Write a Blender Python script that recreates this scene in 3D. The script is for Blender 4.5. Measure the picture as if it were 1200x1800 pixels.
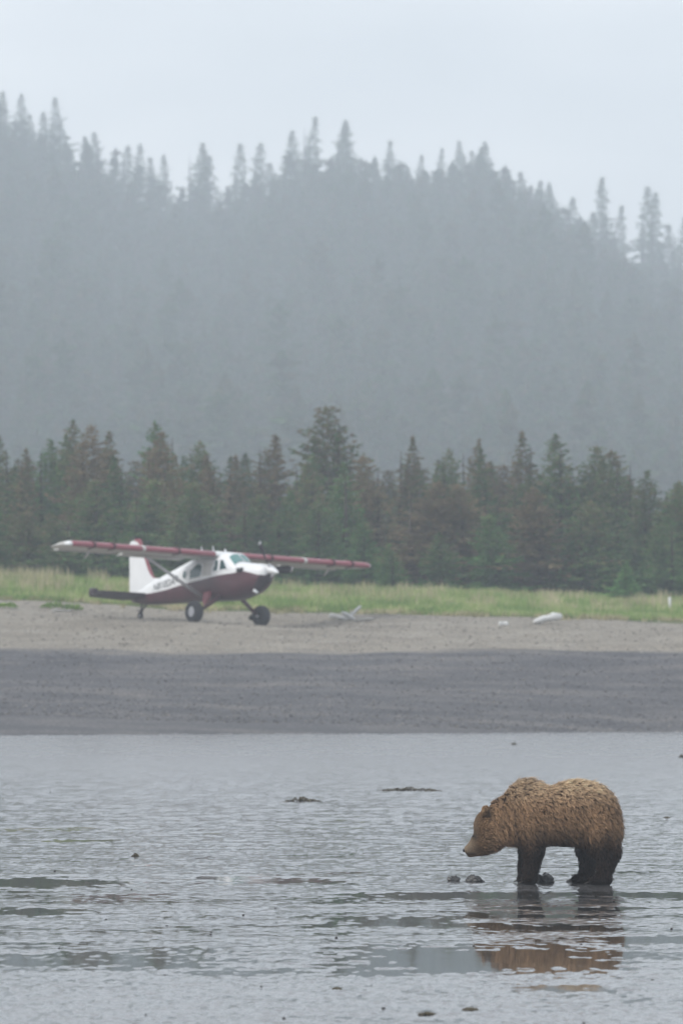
import bpy, bmesh, math, random
import numpy as np
from mathutils import Vector, Matrix, kdtree
R = math.radians
rng = np.random.default_rng(7)
random.seed(7)
SC = bpy.context.scene
for o in list(bpy.data.objects):
    bpy.data.objects.remove(o)
COL = SC.collection

# ---------------------------------------------------------------- camera
CAM_H = 3.15
cd = bpy.data.cameras.new('camera')
cam = bpy.data.objects.new('camera', cd)
COL.objects.link(cam)
SC.camera = cam
cam.location = (0, 0, CAM_H)
cam.rotation_euler = (R(90 + 1.249), 0, 0)
cd.sensor_fit = 'VERTICAL'
cd.sensor_height = 36
cd.sensor_width = 24
cd.lens = 200
cd.clip_start = 0.5
cd.clip_end = 4000
cd.dof.use_dof = True
cd.dof.focus_distance = 72.3
cd.dof.aperture_fstop = 3.3
cd.dof.aperture_blades = 0

# ---------------------------------------------------------------- world
SUN_EL, SUN_AZ = 42, -112          # behind the veil of cloud, to the left and a little behind the camera
w = bpy.data.worlds.new('World')
SC.world = w
w.use_nodes = True
nt = w.node_tree
nt.nodes.clear()
wo = nt.nodes.new('ShaderNodeOutputWorld')
sky = nt.nodes.new('ShaderNodeTexSky')
sky.sky_type = 'NISHITA'
sky.sun_disc = False
sky.sun_elevation = R(SUN_EL)
sky.sun_rotation = R(SUN_AZ)
sky.air_density = 1.0
sky.dust_density = 3.0
b1 = nt.nodes.new('ShaderNodeBackground'); b1.inputs[1].default_value = 0.10
nt.links.new(sky.outputs[0], b1.inputs[0])
b2 = nt.nodes.new('ShaderNodeBackground'); b2.inputs[1].default_value = 1.22
tc = nt.nodes.new('ShaderNodeTexCoord')
mp = nt.nodes.new('ShaderNodeMapping'); mp.inputs['Scale'].default_value = (11, 11, 34)
nz = nt.nodes.new('ShaderNodeTexNoise'); nz.inputs['Scale'].default_value = 1.0; nz.inputs['Detail'].default_value = 2.5
cr = nt.nodes.new('ShaderNodeValToRGB')
cr.color_ramp.elements[0].position = 0.3; cr.color_ramp.elements[0].color = (0.70, 0.75, 0.805, 1)
cr.color_ramp.elements[1].position = 0.7; cr.color_ramp.elements[1].color = (0.92, 0.95, 0.99, 1)
nt.links.new(tc.outputs['Generated'], mp.inputs[0]); nt.links.new(mp.outputs[0], nz.inputs['Vector'])
nt.links.new(nz.outputs['Fac'], cr.inputs[0]); nt.links.new(cr.outputs[0], b2.inputs[0])
mx = nt.nodes.new('ShaderNodeMixShader'); mx.inputs[0].default_value = 0.85
nt.links.new(b1.outputs[0], mx.inputs[1]); nt.links.new(b2.outputs[0], mx.inputs[2])
nt.links.new(mx.outputs[0], wo.inputs[0])

sd = bpy.data.lights.new('sun', 'SUN'); sd.energy = 1.7; sd.angle = R(30); sd.color = (1.0, 0.96, 0.9)
sun = bpy.data.objects.new('sun', sd); COL.objects.link(sun)
el, az = R(SUN_EL), R(SUN_AZ)
dirv = Vector((math.sin(az) * math.cos(el), math.cos(az) * math.cos(el), math.sin(el)))
sun.rotation_euler = dirv.to_track_quat('Z', 'Y').to_euler()

SC.view_settings.view_transform = 'Standard'
SC.view_settings.look = 'None'
SC.view_settings.exposure = 0.18
SC.view_settings.gamma = 1
SC.view_settings.use_curve_mapping = False
try:
    SC.cycles.use_denoising = True
    SC.cycles.volume_bounces = 2
    SC.cycles.max_bounces = 8
    SC.cycles.diffuse_bounces = 3
    SC.cycles.glossy_bounces = 3
    SC.cycles.sample_clamp_indirect = 8
except Exception:
    pass

# ---------------------------------------------------------------- helpers
def wpos(px, py, D):
    """world point at distance D along y that falls near pixel px, py"""
    return Vector(((px - 600) / 10000 * D, D, CAM_H + (1118 - py) / 10000 * D))

def tag(o, label=None, cat=None, group=None, kind=None):
    if label: o['label'] = label
    if cat: o['category'] = cat
    if group: o['group'] = group
    if kind: o['kind'] = kind
    return o

def link(name, data, mat=None, parent=None, loc=None, rot=None):
    o = bpy.data.objects.new(name, data)
    COL.objects.link(o)
    if mat is not None and data is not None:
        for m in (mat if isinstance(mat, (list, tuple)) else [mat]):
            data.materials.append(m)
    if parent is not None: o.parent = parent
    if loc is not None: o.location = loc
    if rot is not None: o.rotation_euler = rot
    return o

def mesh_np(name, V, F, smooth=False):
    """V (n,3) floats, F (m,3) or (m,4) ints"""
    V = np.asarray(V, dtype=np.float32); F = np.asarray(F, dtype=np.int32)
    me = bpy.data.meshes.new(name)
    k = F.shape[1]
    me.vertices.add(len(V)); me.vertices.foreach_set('co', V.ravel())
    me.loops.add(F.size); me.loops.foreach_set('vertex_index', F.ravel())
    me.polygons.add(len(F))
    me.polygons.foreach_set('loop_start', np.arange(0, F.size, k, dtype=np.int32))
    if smooth: me.polygons.foreach_set('use_smooth', np.ones(len(F), dtype=bool))
    me.update(calc_edges=True)
    return me

def bm_mesh(bm, name, smooth=False):
    bmesh.ops.recalc_face_normals(bm, faces=bm.faces)
    me = bpy.data.meshes.new(name)
    bm.to_mesh(me); bm.free()
    if smooth:
        me.polygons.foreach_set('use_smooth', np.ones(len(me.polygons), dtype=bool))
    return me

def grid_faces(nr, nc):
    i = np.arange(nr - 1)[:, None] * nc + np.arange(nc - 1)[None, :]
    return np.stack([i, i + 1, i + nc + 1, i + nc], -1).reshape(-1, 4)

def vnoise(x, y, seed=0):
    """smooth lattice noise in -1..1"""
    n = 256
    t = np.random.default_rng(seed).uniform(-1, 1, (n, n))
    xi = np.floor(x).astype(np.int64); yi = np.floor(y).astype(np.int64)
    fx = x - xi; fy = y - yi
    fx = fx * fx * (3 - 2 * fx); fy = fy * fy * (3 - 2 * fy)
    a = t[xi % n, yi % n]; b = t[(xi + 1) % n, yi % n]; c = t[xi % n, (yi + 1) % n]; d = t[(xi + 1) % n, (yi + 1) % n]
    return (a * (1 - fx) + b * fx) * (1 - fy) + (c * (1 - fx) + d * fx) * fy

def sstep(a, b, x):
    t = np.clip((x - a) / (b - a), 0, 1)
    return t * t * (3 - 2 * t)

# ---- node materials
def mat_new(name, color=(0.5, 0.5, 0.5), rough=0.6, spec=0.5, metal=0.0, ior=None):
    m = bpy.data.materials.new(name); m.use_nodes = True
    p = m.node_tree.nodes['Principled BSDF']
    p.inputs['Base Color'].default_value = (*color, 1)
    p.inputs['Roughness'].default_value = rough
    p.inputs['Specular IOR Level'].default_value = spec
    p.inputs['Metallic'].default_value = metal
    if ior: p.inputs['IOR'].default_value = ior
    return m

def noise_node(m, scale, detail=4, vec=None, rough=0.55):
    n = m.node_tree.nodes.new('ShaderNodeTexNoise')
    n.inputs['Scale'].default_value = scale; n.inputs['Detail'].default_value = detail
    n.inputs['Roughness'].default_value = rough
    if vec is not None: m.node_tree.links.new(vec, n.inputs['Vector'])
    return n

def objvec(m, scale=(1, 1, 1)):
    t = m.node_tree.nodes.new('ShaderNodeTexCoord')
    mp = m.node_tree.nodes.new('ShaderNodeMapping'); mp.inputs['Scale'].default_value = scale
    m.node_tree.links.new(t.outputs['Object'], mp.inputs[0])
    return mp.outputs[0]

def ramp(m, fac, stops):
    r = m.node_tree.nodes.new('ShaderNodeValToRGB')
    e = r.color_ramp.elements
    while len(e) < len(stops): e.new(0.5)
    for k, (p, c) in enumerate(stops):
        e[k].position = p; e[k].color = (*c, 1)
    m.node_tree.links.new(fac, r.inputs[0])
    return r.outputs[0]

def mixc(m, fac, a, b, mode='MIX'):
    n = m.node_tree.nodes.new('ShaderNodeMix'); n.data_type = 'RGBA'; n.blend_type = mode
    for sock, v in ((n.inputs[0], fac), (n.inputs[6], a), (n.inputs[7], b)):
        if isinstance(v, bpy.types.NodeSocket): m.node_tree.links.new(v, sock)
        elif isinstance(v, (int, float)): sock.default_value = v
        else: sock.default_value = (*v, 1)
    return n.outputs[2]

def bump(m, height, strength=0.5, dist=0.02):
    b = m.node_tree.nodes.new('ShaderNodeBump')
    b.inputs['Strength'].default_value = strength; b.inputs['Distance'].default_value = dist
    m.node_tree.links.new(height, b.inputs['Height'])
    m.node_tree.links.new(b.outputs[0], m.node_tree.nodes['Principled BSDF'].inputs['Normal'])

def setin(m, name, sock):
    m.node_tree.links.new(sock, m.node_tree.nodes['Principled BSDF'].inputs[name])

# ================================================================= GROUND SHAPES
PL_A = R(49.5); PL_ROLL = R(-2.8); PL_D = 213.0
PL_LOC = wpos(400, 1097, PL_D)
PL_M = Matrix.Translation(PL_LOC) @ Matrix.Rotation(-PL_A, 4, 'Z') @ Matrix.Rotation(PL_ROLL, 4, 'X')
WHEELS = [PL_M @ Vector((0, -1.62, 0)), PL_M @ Vector((0, 1.62, 0)), PL_M @ Vector((-5.25, 0, 0.20))]

def foot_y(x):
    return 182.4 + 0.27 * x + 0.5 * vnoise(x / 3.0 + 50, x * 0 + 3.3, 5)

_PY = [183, 186, 195, 198.5, 200.5, 213, 222, 250, 300, 420]
_PZ = [0, 0.42, 2.05, 2.60, 2.82, 3.62, 4.10, 5.05, 5.6, 7.0]
_YC = [(-400, 120), (0, 232), (130, 280), (200, 305), (300, 372), (400, 385), (500, 340), (600, 312), (700, 330), (860, 318),
       (950, 375), (1050, 440), (1110, 490), (1200, 480), (1700, 560)]
def ridge_z(x):
    px = 600 + x / 0.148
    yc = np.interp(px, [a for a, b in _YC], [b for a, b in _YC])
    return CAM_H + (1118 - yc) * 0.148 - 13

def base_z(x, y):
    x = np.asarray(x, dtype=float); y = np.asarray(y, dtype=float)
    fy = foot_y(x)
    ys = np.where(y < 198, 183 + (y - fy) * (15.0 / (198 - fy)), y)      # the foot wanders, the crest stays
    z = np.interp(ys, _PY, _PZ)
    z = np.where(ys < 183, np.maximum(-0.10, (ys - 183) * 0.06), z)
    tilt = -0.033 * np.clip(x, -60, 60) * sstep(203, 222, y) * (1 - sstep(300, 420, y))
    z = z + tilt
    s = np.clip((y - 790) / 690, 0, 1)
    hill = 7.0 + (ridge_z(x) - 7.0) * s ** 1.15 + 3.0 * vnoise(x / 60, y / 60, 9) * sstep(790, 900, y)
    z = np.where(y > 420, hill - sstep(1490, 1640, y) * 20, z)
    z = z + sstep(184, 188, y) * (1 - sstep(300, 330, y)) * (0.05 * vnoise(x / 1.7, y / 1.3, 11) + 0.07 * vnoise(x / 5, y / 3, 12))
    return z

_A = np.array([[p.x, p.y, 1] for p in WHEELS]); _b = np.array([p.z for p in WHEELS])
_PLN = np.linalg.solve(_A, _b)
def ground_z(x, y):
    z = base_z(x, y)
    pl = _PLN[0] * x + _PLN[1] * y + _PLN[2]
    cx, cy = (WHEELS[0].x + WHEELS[1].x + WHEELS[2].x) / 3, (WHEELS[0].y + WHEELS[1].y + WHEELS[2].y) / 3
    r = np.hypot(x - cx, y - cy)
    wgt = np.exp(-(r / 6.2) ** 4)
    return z * (1 - wgt) + pl * wgt
def gz(x, y): return float(ground_z(np.array([x]), np.array([y]))[0])

# ================================================================= GROUND MATERIALS
# gravel (dark wet face, tan dry berm): the two sediments meet along the old tide line
m_gravel = mat_new('beach_gravel', (0.1, 0.1, 0.1), 0.85, 0.3)
v = objvec(m_gravel)
sep = m_gravel.node_tree.nodes.new('ShaderNodeSeparateXYZ'); m_gravel.node_tree.links.new(v, sep.inputs[0])
nb = noise_node(m_gravel, 0.5, 5, v)
nf = noise_node(m_gravel, 9, 5, v, 0.7)
vs = objvec(m_gravel, (0.25, 1.2, 1.2)); ns = noise_node(m_gravel, 0.9, 5, vs)
vor = m_gravel.node_tree.nodes.new('ShaderNodeTexVoronoi'); vor.inputs['Scale'].default_value = 16
m_gravel.node_tree.links.new(v, vor.inputs['Vector'])
dark = ramp(m_gravel, ns.outputs['Fac'], [(0.3, (0.062, 0.063, 0.070)), (0.5, (0.092, 0.091, 0.097)), (0.72, (0.14, 0.132, 0.128))])
tan = ramp(m_gravel, nb.outputs['Fac'], [(0.3, (0.175, 0.155, 0.128)), (0.5, (0.225, 0.202, 0.168)), (0.75, (0.275, 0.25, 0.213))])
def mth(m, op, a, b=None, c=None):
    n = m.node_tree.nodes.new('ShaderNodeMath'); n.operation = op
    for k, v_ in enumerate((a, b, c)):
        if v_ is None: continue
        if isinstance(v_, bpy.types.NodeSocket): m.node_tree.links.new(v_, n.inputs[k])
        else: n.inputs[k].default_value = v_
    return n.outputs[0]
yy = mth(m_gravel, 'ADD', sep.outputs[1], mth(m_gravel, 'MULTIPLY', mth(m_gravel, 'SUBTRACT', ns.outputs['Fac'], 0.5), 3.2))
mr = m_gravel.node_tree.nodes.new('ShaderNodeMapRange'); mr.inputs[1].default_value = 198.1; mr.inputs[2].default_value = 199.2
m_gravel.node_tree.links.new(yy, mr.inputs[0])
cc = mixc(m_gravel, mr.outputs[0], dark, tan)
spk = ramp(m_gravel, vor.outputs['Color'], [(0.0, (0.68, 0.68, 0.68)), (0.6, (1.0, 1.0, 1.0)), (0.95, (1.55, 1.5, 1.42))])
cc = mixc(m_gravel, 1.0, cc, spk, 'MULTIPLY')
fsp = ramp(m_gravel, nf.outputs['Fac'], [(0.3, (0.72, 0.72, 0.72)), (0.7, (1.3, 1.3, 1.3))])
cc = mixc(m_gravel, 1.0, cc, fsp, 'MULTIPLY')
setin(m_gravel, 'Base Color', cc)
bump(m_gravel, vor.outputs['Distance'], 0.6, 0.03)

m_soil = mat_new('meadow_soil', (0.09, 0.10, 0.045), 0.95, 0.1)
v = objvec(m_soil); n = noise_node(m_soil, 0.7, 6, v)
setin(m_soil, 'Base Color', ramp(m_soil, n.outputs['Fac'], [(0.3, (0.06, 0.085, 0.03)), (0.55, (0.10, 0.12, 0.045)), (0.75, (0.19, 0.17, 0.09))]))
m_hill = mat_new('forest_floor', (0.03, 0.035, 0.025), 1.0, 0.0)
v = objvec(m_hill); n = noise_node(m_hill, 0.15, 5, v)
setin(m_hill, 'Base Color', ramp(m_hill, n.outputs['Fac'], [(0.3, (0.018, 0.024, 0.016)), (0.7, (0.045, 0.05, 0.032))]))

def axis(dense_lo, dense_hi, step, lo, hi, grow=1.35):
    a = list(np.arange(dense_lo, dense_hi + 1e-6, step))
    s = step; p = a[0]
    left = []
    while p > lo:
        s *= grow; p = max(lo, p - s); left.append(p)
    s = step; p = a[-1]; right = []
    while p < hi:
        s *= grow; p = min(hi, p + s); right.append(p)
    return np.array(left[::-1] + a + right)

def terrain(name, xs, ys, mat, kind='structure'):
    X, Y = np.meshgrid(xs, ys)
    Z = ground_z(X.ravel(), Y.ravel())
    me = mesh_np(name, np.stack([X.ravel(), Y.ravel(), Z], -1), grid_faces(len(ys), len(xs)), True)
    return tag(link(name, me, mat), kind=kind)
XA = axis(-19, 19, 0.22, -900, 900)
terrain('gravel_beach', XA, np.arange(172, 221.6, 0.22), m_gravel)
XB = axis(-24, 24, 0.6, -900, 900)
y_me = np.concatenate([[np.arange(172, 221.6, 0.22)[-1]], np.arange(222, 300, 1.0), np.arange(300, 415, 6)])
terrain('meadow', XB, y_me, m_soil)
terrain('hillside', axis(-160, 160, 8, -900, 900), np.concatenate([np.arange(414, 780, 12), np.arange(780, 1551, 10)]), m_hill)

# ================================================================= MUDFLAT
m_mud = mat_new('wet_mud', (0.075, 0.072, 0.070), 0.16, 0.5, ior=1.45)
v = objvec(m_mud)
n1 = noise_node(m_mud, 1.2, 6, v)
n2 = noise_node(m_mud, 38, 4, v, 0.6)
mc = ramp(m_mud, n1.outputs['Fac'], [(0.3, (0.085, 0.084, 0.088)), (0.6, (0.125, 0.122, 0.124)), (0.8, (0.15, 0.14, 0.13))])
n3 = noise_node(m_mud, 7.0, 3, v)
weed = ramp(m_mud, n3.outputs['Fac'], [(0.66, (0, 0, 0)), (0.74, (1, 1, 1))])
mc = mixc(m_mud, weed, mc, (0.045, 0.040, 0.018))
setin(m_mud, 'Base Color', mc)
_sp = m_mud.node_tree.nodes.new('ShaderNodeSeparateXYZ'); m_mud.node_tree.links.new(v, _sp.inputs[0])
_mr = m_mud.node_tree.nodes.new('ShaderNodeMapRange'); _mr.inputs[1].default_value = 85; _mr.inputs[2].default_value = 150   # sandier towards the beach
_mr.inputs[3].default_value = 0.0; _mr.inputs[4].default_value = 0.22
m_mud.node_tree.links.new(_sp.outputs[1], _mr.inputs[0])
_ad = m_mud.node_tree.nodes.new('ShaderNodeMath'); _ad.operation = 'MULTIPLY_ADD'; _ad.inputs[1].default_value = 0.10
m_mud.node_tree.links.new(n1.outputs['Fac'], _ad.inputs[0]); m_mud.node_tree.links.new(_mr.outputs[0], _ad.inputs[2])
setin(m_mud, 'Roughness', _ad.outputs[0])
bump(m_mud, n2.outputs['Fac'], 0.25, 0.006)

PUDDLES = [  # px0, px1, py0, py1 in the photograph, as shallow hollows on the flat
    (560, 1110, 1660, 1714), (-80, 430, 1672, 1702), (-60, 225, 1541, 1562), (300, 470, 1539, 1546), (420, 620, 1543, 1551),
    (600, 1010, 1568, 1579), (1020, 1300, 1568, 1578), (-50, 160, 1594, 1608), (540, 860, 1612, 1630),
    (-60, 225, 1455, 1461), (60, 210, 1475, 1482), (860, 1130, 1593, 1599), (800, 1110, 1627, 1633), (900, 1100, 1732, 1742),
    (280, 560, 1704, 1714), (1050, 1290, 1645, 1658)]
def d_of(py): return CAM_H * 10000 / (py - 1118)
PUD = []
for a, b, c, d in PUDDLES:
    D0, D1 = d_of(d), d_of(c); Dm = (D0 + D1) / 2
    PUD.append(((a + b) / 2 - 600, (b - a) / 2, Dm, (D1 - D0) / 2 + 0.1))
def mud_h(X, Y):
    pert = 0.55 * vnoise(X / 0.5, Y / 0.5, 21) + 0.75 * vnoise(X / 0.12, Y / 0.2, 22)
    pud = np.zeros_like(X)
    for ip, (cx, hx, Dm, hd) in enumerate(PUD):
        dp = 1.6 if ip == 0 else 1.0
        wx = cx * Dm / 10000; rx = hx * Dm / 10000
        rr = (np.abs((X - wx) / rx) ** 3 + np.abs((Y - Dm) / hd) ** 3) ** (1 / 3) + pert * 0.55
        pud = np.maximum(pud, dp * (1 - sstep(0.72, 1.08, rr)))
    far = sstep(75, 130, Y)
    f2 = sstep(66, 115, Y)
    low = 0.0050 * vnoise(X / 2.6, Y / 0.9, 31) + 0.0042 * vnoise(X / 0.8, Y / 0.42, 32)
    low = low + 0.016 * f2 * vnoise(X / 0.33, Y / 0.30, 36) + 0.007 * f2 * vnoise(X / 0.14, Y / 0.3, 37)
    near = 1 - sstep(48, 60, Y)
    lump = 0.0056 * vnoise(X / 0.088, Y / 0.115, 33) + 0.0036 * vnoise((X + 0.3 * Y) / 0.05, Y / 0.075, 34) + 0.0016 * vnoise(X / 0.03, Y / 0.05, 35)
    h = 0.0040 + 0.004 * near + 0.012 * f2 + low + lump * (1 + 0.2 * f2 + 0.7 * near)
    return h - pud * 0.0135
rows = [44.0]
while rows[-1] < 193: rows.append(rows[-1] + 0.041 * (rows[-1] / 46) ** 1.45)
rows = np.array(rows); U = np.linspace(-1, 1, 430)
HWID = 0.066 * rows + 1.4
X = U[None, :] * HWID[:, None]; Y = np.repeat(rows[:, None], len(U), 1)
Z = mud_h(X, Y)
me = mesh_np('mudflat', np.stack([X.ravel(), Y.ravel(), Z.ravel()], -1), grid_faces(len(rows), len(U)), True)
tag(link('mudflat', me, m_mud), kind='structure')
# the flat beyond the fine mesh
for s in (-1, 1):
    rr = np.concatenate([np.arange(44, 90, 0.12), np.arange(90, 193.5, 0.5)]); hw = 0.066 * rr + 1.4
    xs = np.concatenate([np.arange(0, 3.6, 0.06), [4, 5, 7, 12, 40, 120, 400, 880]])
    X = s * (hw[:, None] + xs[None, :]); Y = np.repeat(rr[:, None], len(xs), 1)
    Z = np.where(np.abs(X) - hw[:, None] < 3.7, mud_h(X, Y), 0.015 + 0.01 * vnoise(X / 3, Y / 3, 41))
    tag(link('mudflat_far_side', mesh_np('mudflat_side', np.stack([X.ravel(), Y.ravel(), Z.ravel()], -1), grid_faces(len(rr), len(xs)), True), m_mud), kind='structure')
xs = axis(-5, 5, 0.5, -884, 884); ys = np.linspace(-66, 44, 90)
X, Y = np.meshgrid(xs, ys); Z = 0.012 + 0.012 * vnoise(X / 1.3, Y / 1.3, 42)
tag(link('mudflat_near', mesh_np('mudflat_near', np.stack([X.ravel(), Y.ravel(), Z.ravel()], -1), grid_faces(len(ys), len(xs)), True), m_mud), kind='structure')
# standing water in the hollows
m_wat = mat_new('standing_water', (0.045, 0.048, 0.046), 0.035, 0.5, ior=1.36)
v = objvec(m_wat, (1, 0.6, 1)); n = noise_node(m_wat, 2.2, 2, v)
bump(m_wat, n.outputs['Fac'], 0.16, 0.004)
me = mesh_np('water', [(-14.2, 44, 0), (14.2, 44, 0), (14.2, 193, 0), (-14.2, 193, 0)], [(0, 1, 2, 3)])
tag(link('tidal_water', me, m_wat), kind='structure')

# ================================================================= PEBBLES (uncountable)
def ico(sub=1):
    bm = bmesh.new(); bmesh.ops.create_icosphere(bm, subdivisions=sub, radius=1)
    V = np.array([v.co[:] for v in bm.verts]); F = np.array([[v.index for v in f.verts] for f in bm.faces]); bm.free()
    return V, F
IV, IF = ico(1)
def pebbles(name, xs, ys, rs, mat, cols=None):
    n = len(xs)
    zs = ground_z(xs, ys)
    sc = np.stack([rs * rng.uniform(0.8, 1.5, n), rs * rng.uniform(0.7, 1.2, n), rs * rng.uniform(0.4, 0.8, n)], -1)
    V = IV[None] * sc[:, None, :]
    V += rng.normal(0, 0.08, V.shape) * rs[:, None, None]
    V += np.stack([xs, ys, zs + rs * 0.2], -1)[:, None, :]
    F = (IF[None] + (np.arange(n) * len(IV))[:, None, None]).reshape(-1, 3)
    me = mesh_np(name, V.reshape(-1, 3), F, True)
    o = link(name, me, mat)
    at = me.attributes.new('tint', 'FLOAT', 'POINT')
    at.data.foreach_set('value', np.repeat(rng.uniform(0, 1, n), len(IV)).astype(np.float32))
    return tag(o, kind='stuff')
def mat_peb(name, stops, rough=0.8):
    m = mat_new(name, (0.2, 0.2, 0.2), rough, 0.3)
    a = m.node_tree.nodes.new('ShaderNodeAttribute'); a.attribute_name = 'tint'
    setin(m, 'Base Color', ramp(m, a.outputs['Fac'], stops))
    return m
m_pd = mat_peb('dark_shingle', [(0, (0.05, 0.05, 0.055)), (0.6, (0.11, 0.105, 0.10)), (0.85, (0.2, 0.185, 0.16)), (1, (0.33, 0.31, 0.28))])
m_pt = mat_peb('pale_shingle', [(0, (0.11, 0.10, 0.09)), (0.6, (0.21, 0.195, 0.17)), (1, (0.42, 0.40, 0.36))])
n = 5200; t = rng.uniform(0, 1, n) ** 1.6
tag(pebbles('dark_pebbles', rng.uniform(-15, 15, n), 184.5 + t * 13.5, rng.uniform(0.015, 0.042, n), m_pd), 'dark wet pebbles scattered over the sloping beach face', 'pebbles')
n = 1800
tag(pebbles('pale_pebbles', rng.uniform(-16, 16, n), rng.uniform(198.5, 222, n), rng.uniform(0.02, 0.05, n), m_pt), 'pale dry pebbles scattered over the tan beach top', 'pebbles')

# ================================================================= GRASS (uncountable)
def blades(name, xs, ys, hs, wd, mat, lean=0.25, zoff=0.0):
    n = len(xs); zs = ground_z(xs, ys) + zoff
    th = rng.uniform(0, 2 * np.pi, n)
    dx, dy = np.cos(th) * wd, np.sin(th) * wd
    l1 = rng.normal(0, lean, n) * hs; l2 = rng.normal(0, lean * 0.6, n) * hs
    B = np.stack([xs, ys, zs], -1)
    V = np.zeros((n, 5, 3))
    V[:, 0] = B + np.stack([-dx, -dy, np.zeros(n)], -1); V[:, 1] = B + np.stack([dx, dy, np.zeros(n)], -1)
    mid = B + np.stack([l1 * 0.35, l2 * 0.35, hs * 0.6], -1)
    V[:, 2] = mid + np.stack([dx, dy, np.zeros(n)], -1) * 0.8; V[:, 3] = mid - np.stack([dx, dy, np.zeros(n)], -1) * 0.8
    V[:, 4] = B + np.stack([l1, l2, hs], -1)
    base = (np.arange(n) * 5)[:, None]
    F = np.concatenate([base + np.array([[0, 1, 2]]), base + np.array([[0, 2, 3]]), base + np.array([[3, 2, 4]])], 0)
    me = mesh_np(name, V.reshape(-1, 3), F)
    at = me.attributes.new('tint', 'FLOAT', 'POINT')
    tv = np.clip(0.5 + 0.45 * vnoise(xs / 1.1, ys / 2.0, 55) + rng.normal(0, 0.16, n), 0, 1)
    at.data.foreach_set('value', np.repeat(tv, 5).astype(np.float32))
    return tag(link(name, me, mat), kind='stuff')
def mat_leaf(name, stops):
    m = mat_peb(name, stops, 0.75)
    return m
m_gr = mat_leaf('green_grass', [(0, (0.13, 0.22, 0.06)), (0.45, (0.23, 0.34, 0.09)), (0.75, (0.37, 0.43, 0.17)), (1, (0.55, 0.50, 0.28))])
m_dry = mat_leaf('dry_grass', [(0, (0.26, 0.26, 0.12)), (0.5, (0.40, 0.36, 0.21)), (1, (0.58, 0.50, 0.33))])
m_leafy = mat_leaf('beach_greens_leaf', [(0, (0.10, 0.20, 0.03)), (1, (0.24, 0.36, 0.07))])
def edge_y(x): return 222.3 + 0.9 * vnoise(x / 2.2, x * 0, 61) + 0.5 * vnoise(x / 0.6, x * 0, 62)
n = 62000
gx = rng.uniform(-19, 19, n); gy = edge_y(gx) + 30 * rng.uniform(0, 1, n) ** 1.4 + 0.4
hh = rng.uniform(0.16, 0.40, n) * (0.7 + 0.5 * sstep(0, 6, gy - 223))
tag(blades('meadow_grass', gx, gy, hh, 0.014, m_gr), 'bright green beach grass growing in a strip below the spruces', 'grass')
n = 16000
gx = rng.uniform(-19, 19, n); gy = edge_y(gx) + 6 + 27 * rng.uniform(0, 1, n)
clump = sstep(-0.35, 0.55, vnoise(gx / 0.55, gy / 4, 71) + 0.55 * vnoise(gx / 2.6, gy / 9, 72))
keep = rng.uniform(0, 1, n) < clump
gx, gy, clump = gx[keep], gy[keep], clump[keep]
hh = rng.uniform(0.38, 0.64, len(gx)) * (0.55 + 0.6 * clump) * (1 + 0.25 * sstep(-2, -14, gx))
tag(blades('tall_seed_grass', gx, gy, hh, 0.013, m_dry, 0.12), 'tall tan grass gone to seed behind the green strip', 'grass')
n = 9000
gx = rng.uniform(-19, 19, n); gy = edge_y(gx) - 0.6 + rng.uniform(0, 1.7, n)
kp = vnoise(gx / 0.6, gy / 0.8, 73) + 0.4 * vnoise(gx / 3, gy, 74) > 0.0
gx, gy = gx[kp], gy[kp]
tag(blades('dry_beach_tufts', gx, gy, rng.uniform(0.08, 0.22, len(gx)), 0.018, m_dry, 0.5), 'low straw coloured tufts along the top edge of the gravel', 'grass')

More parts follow.
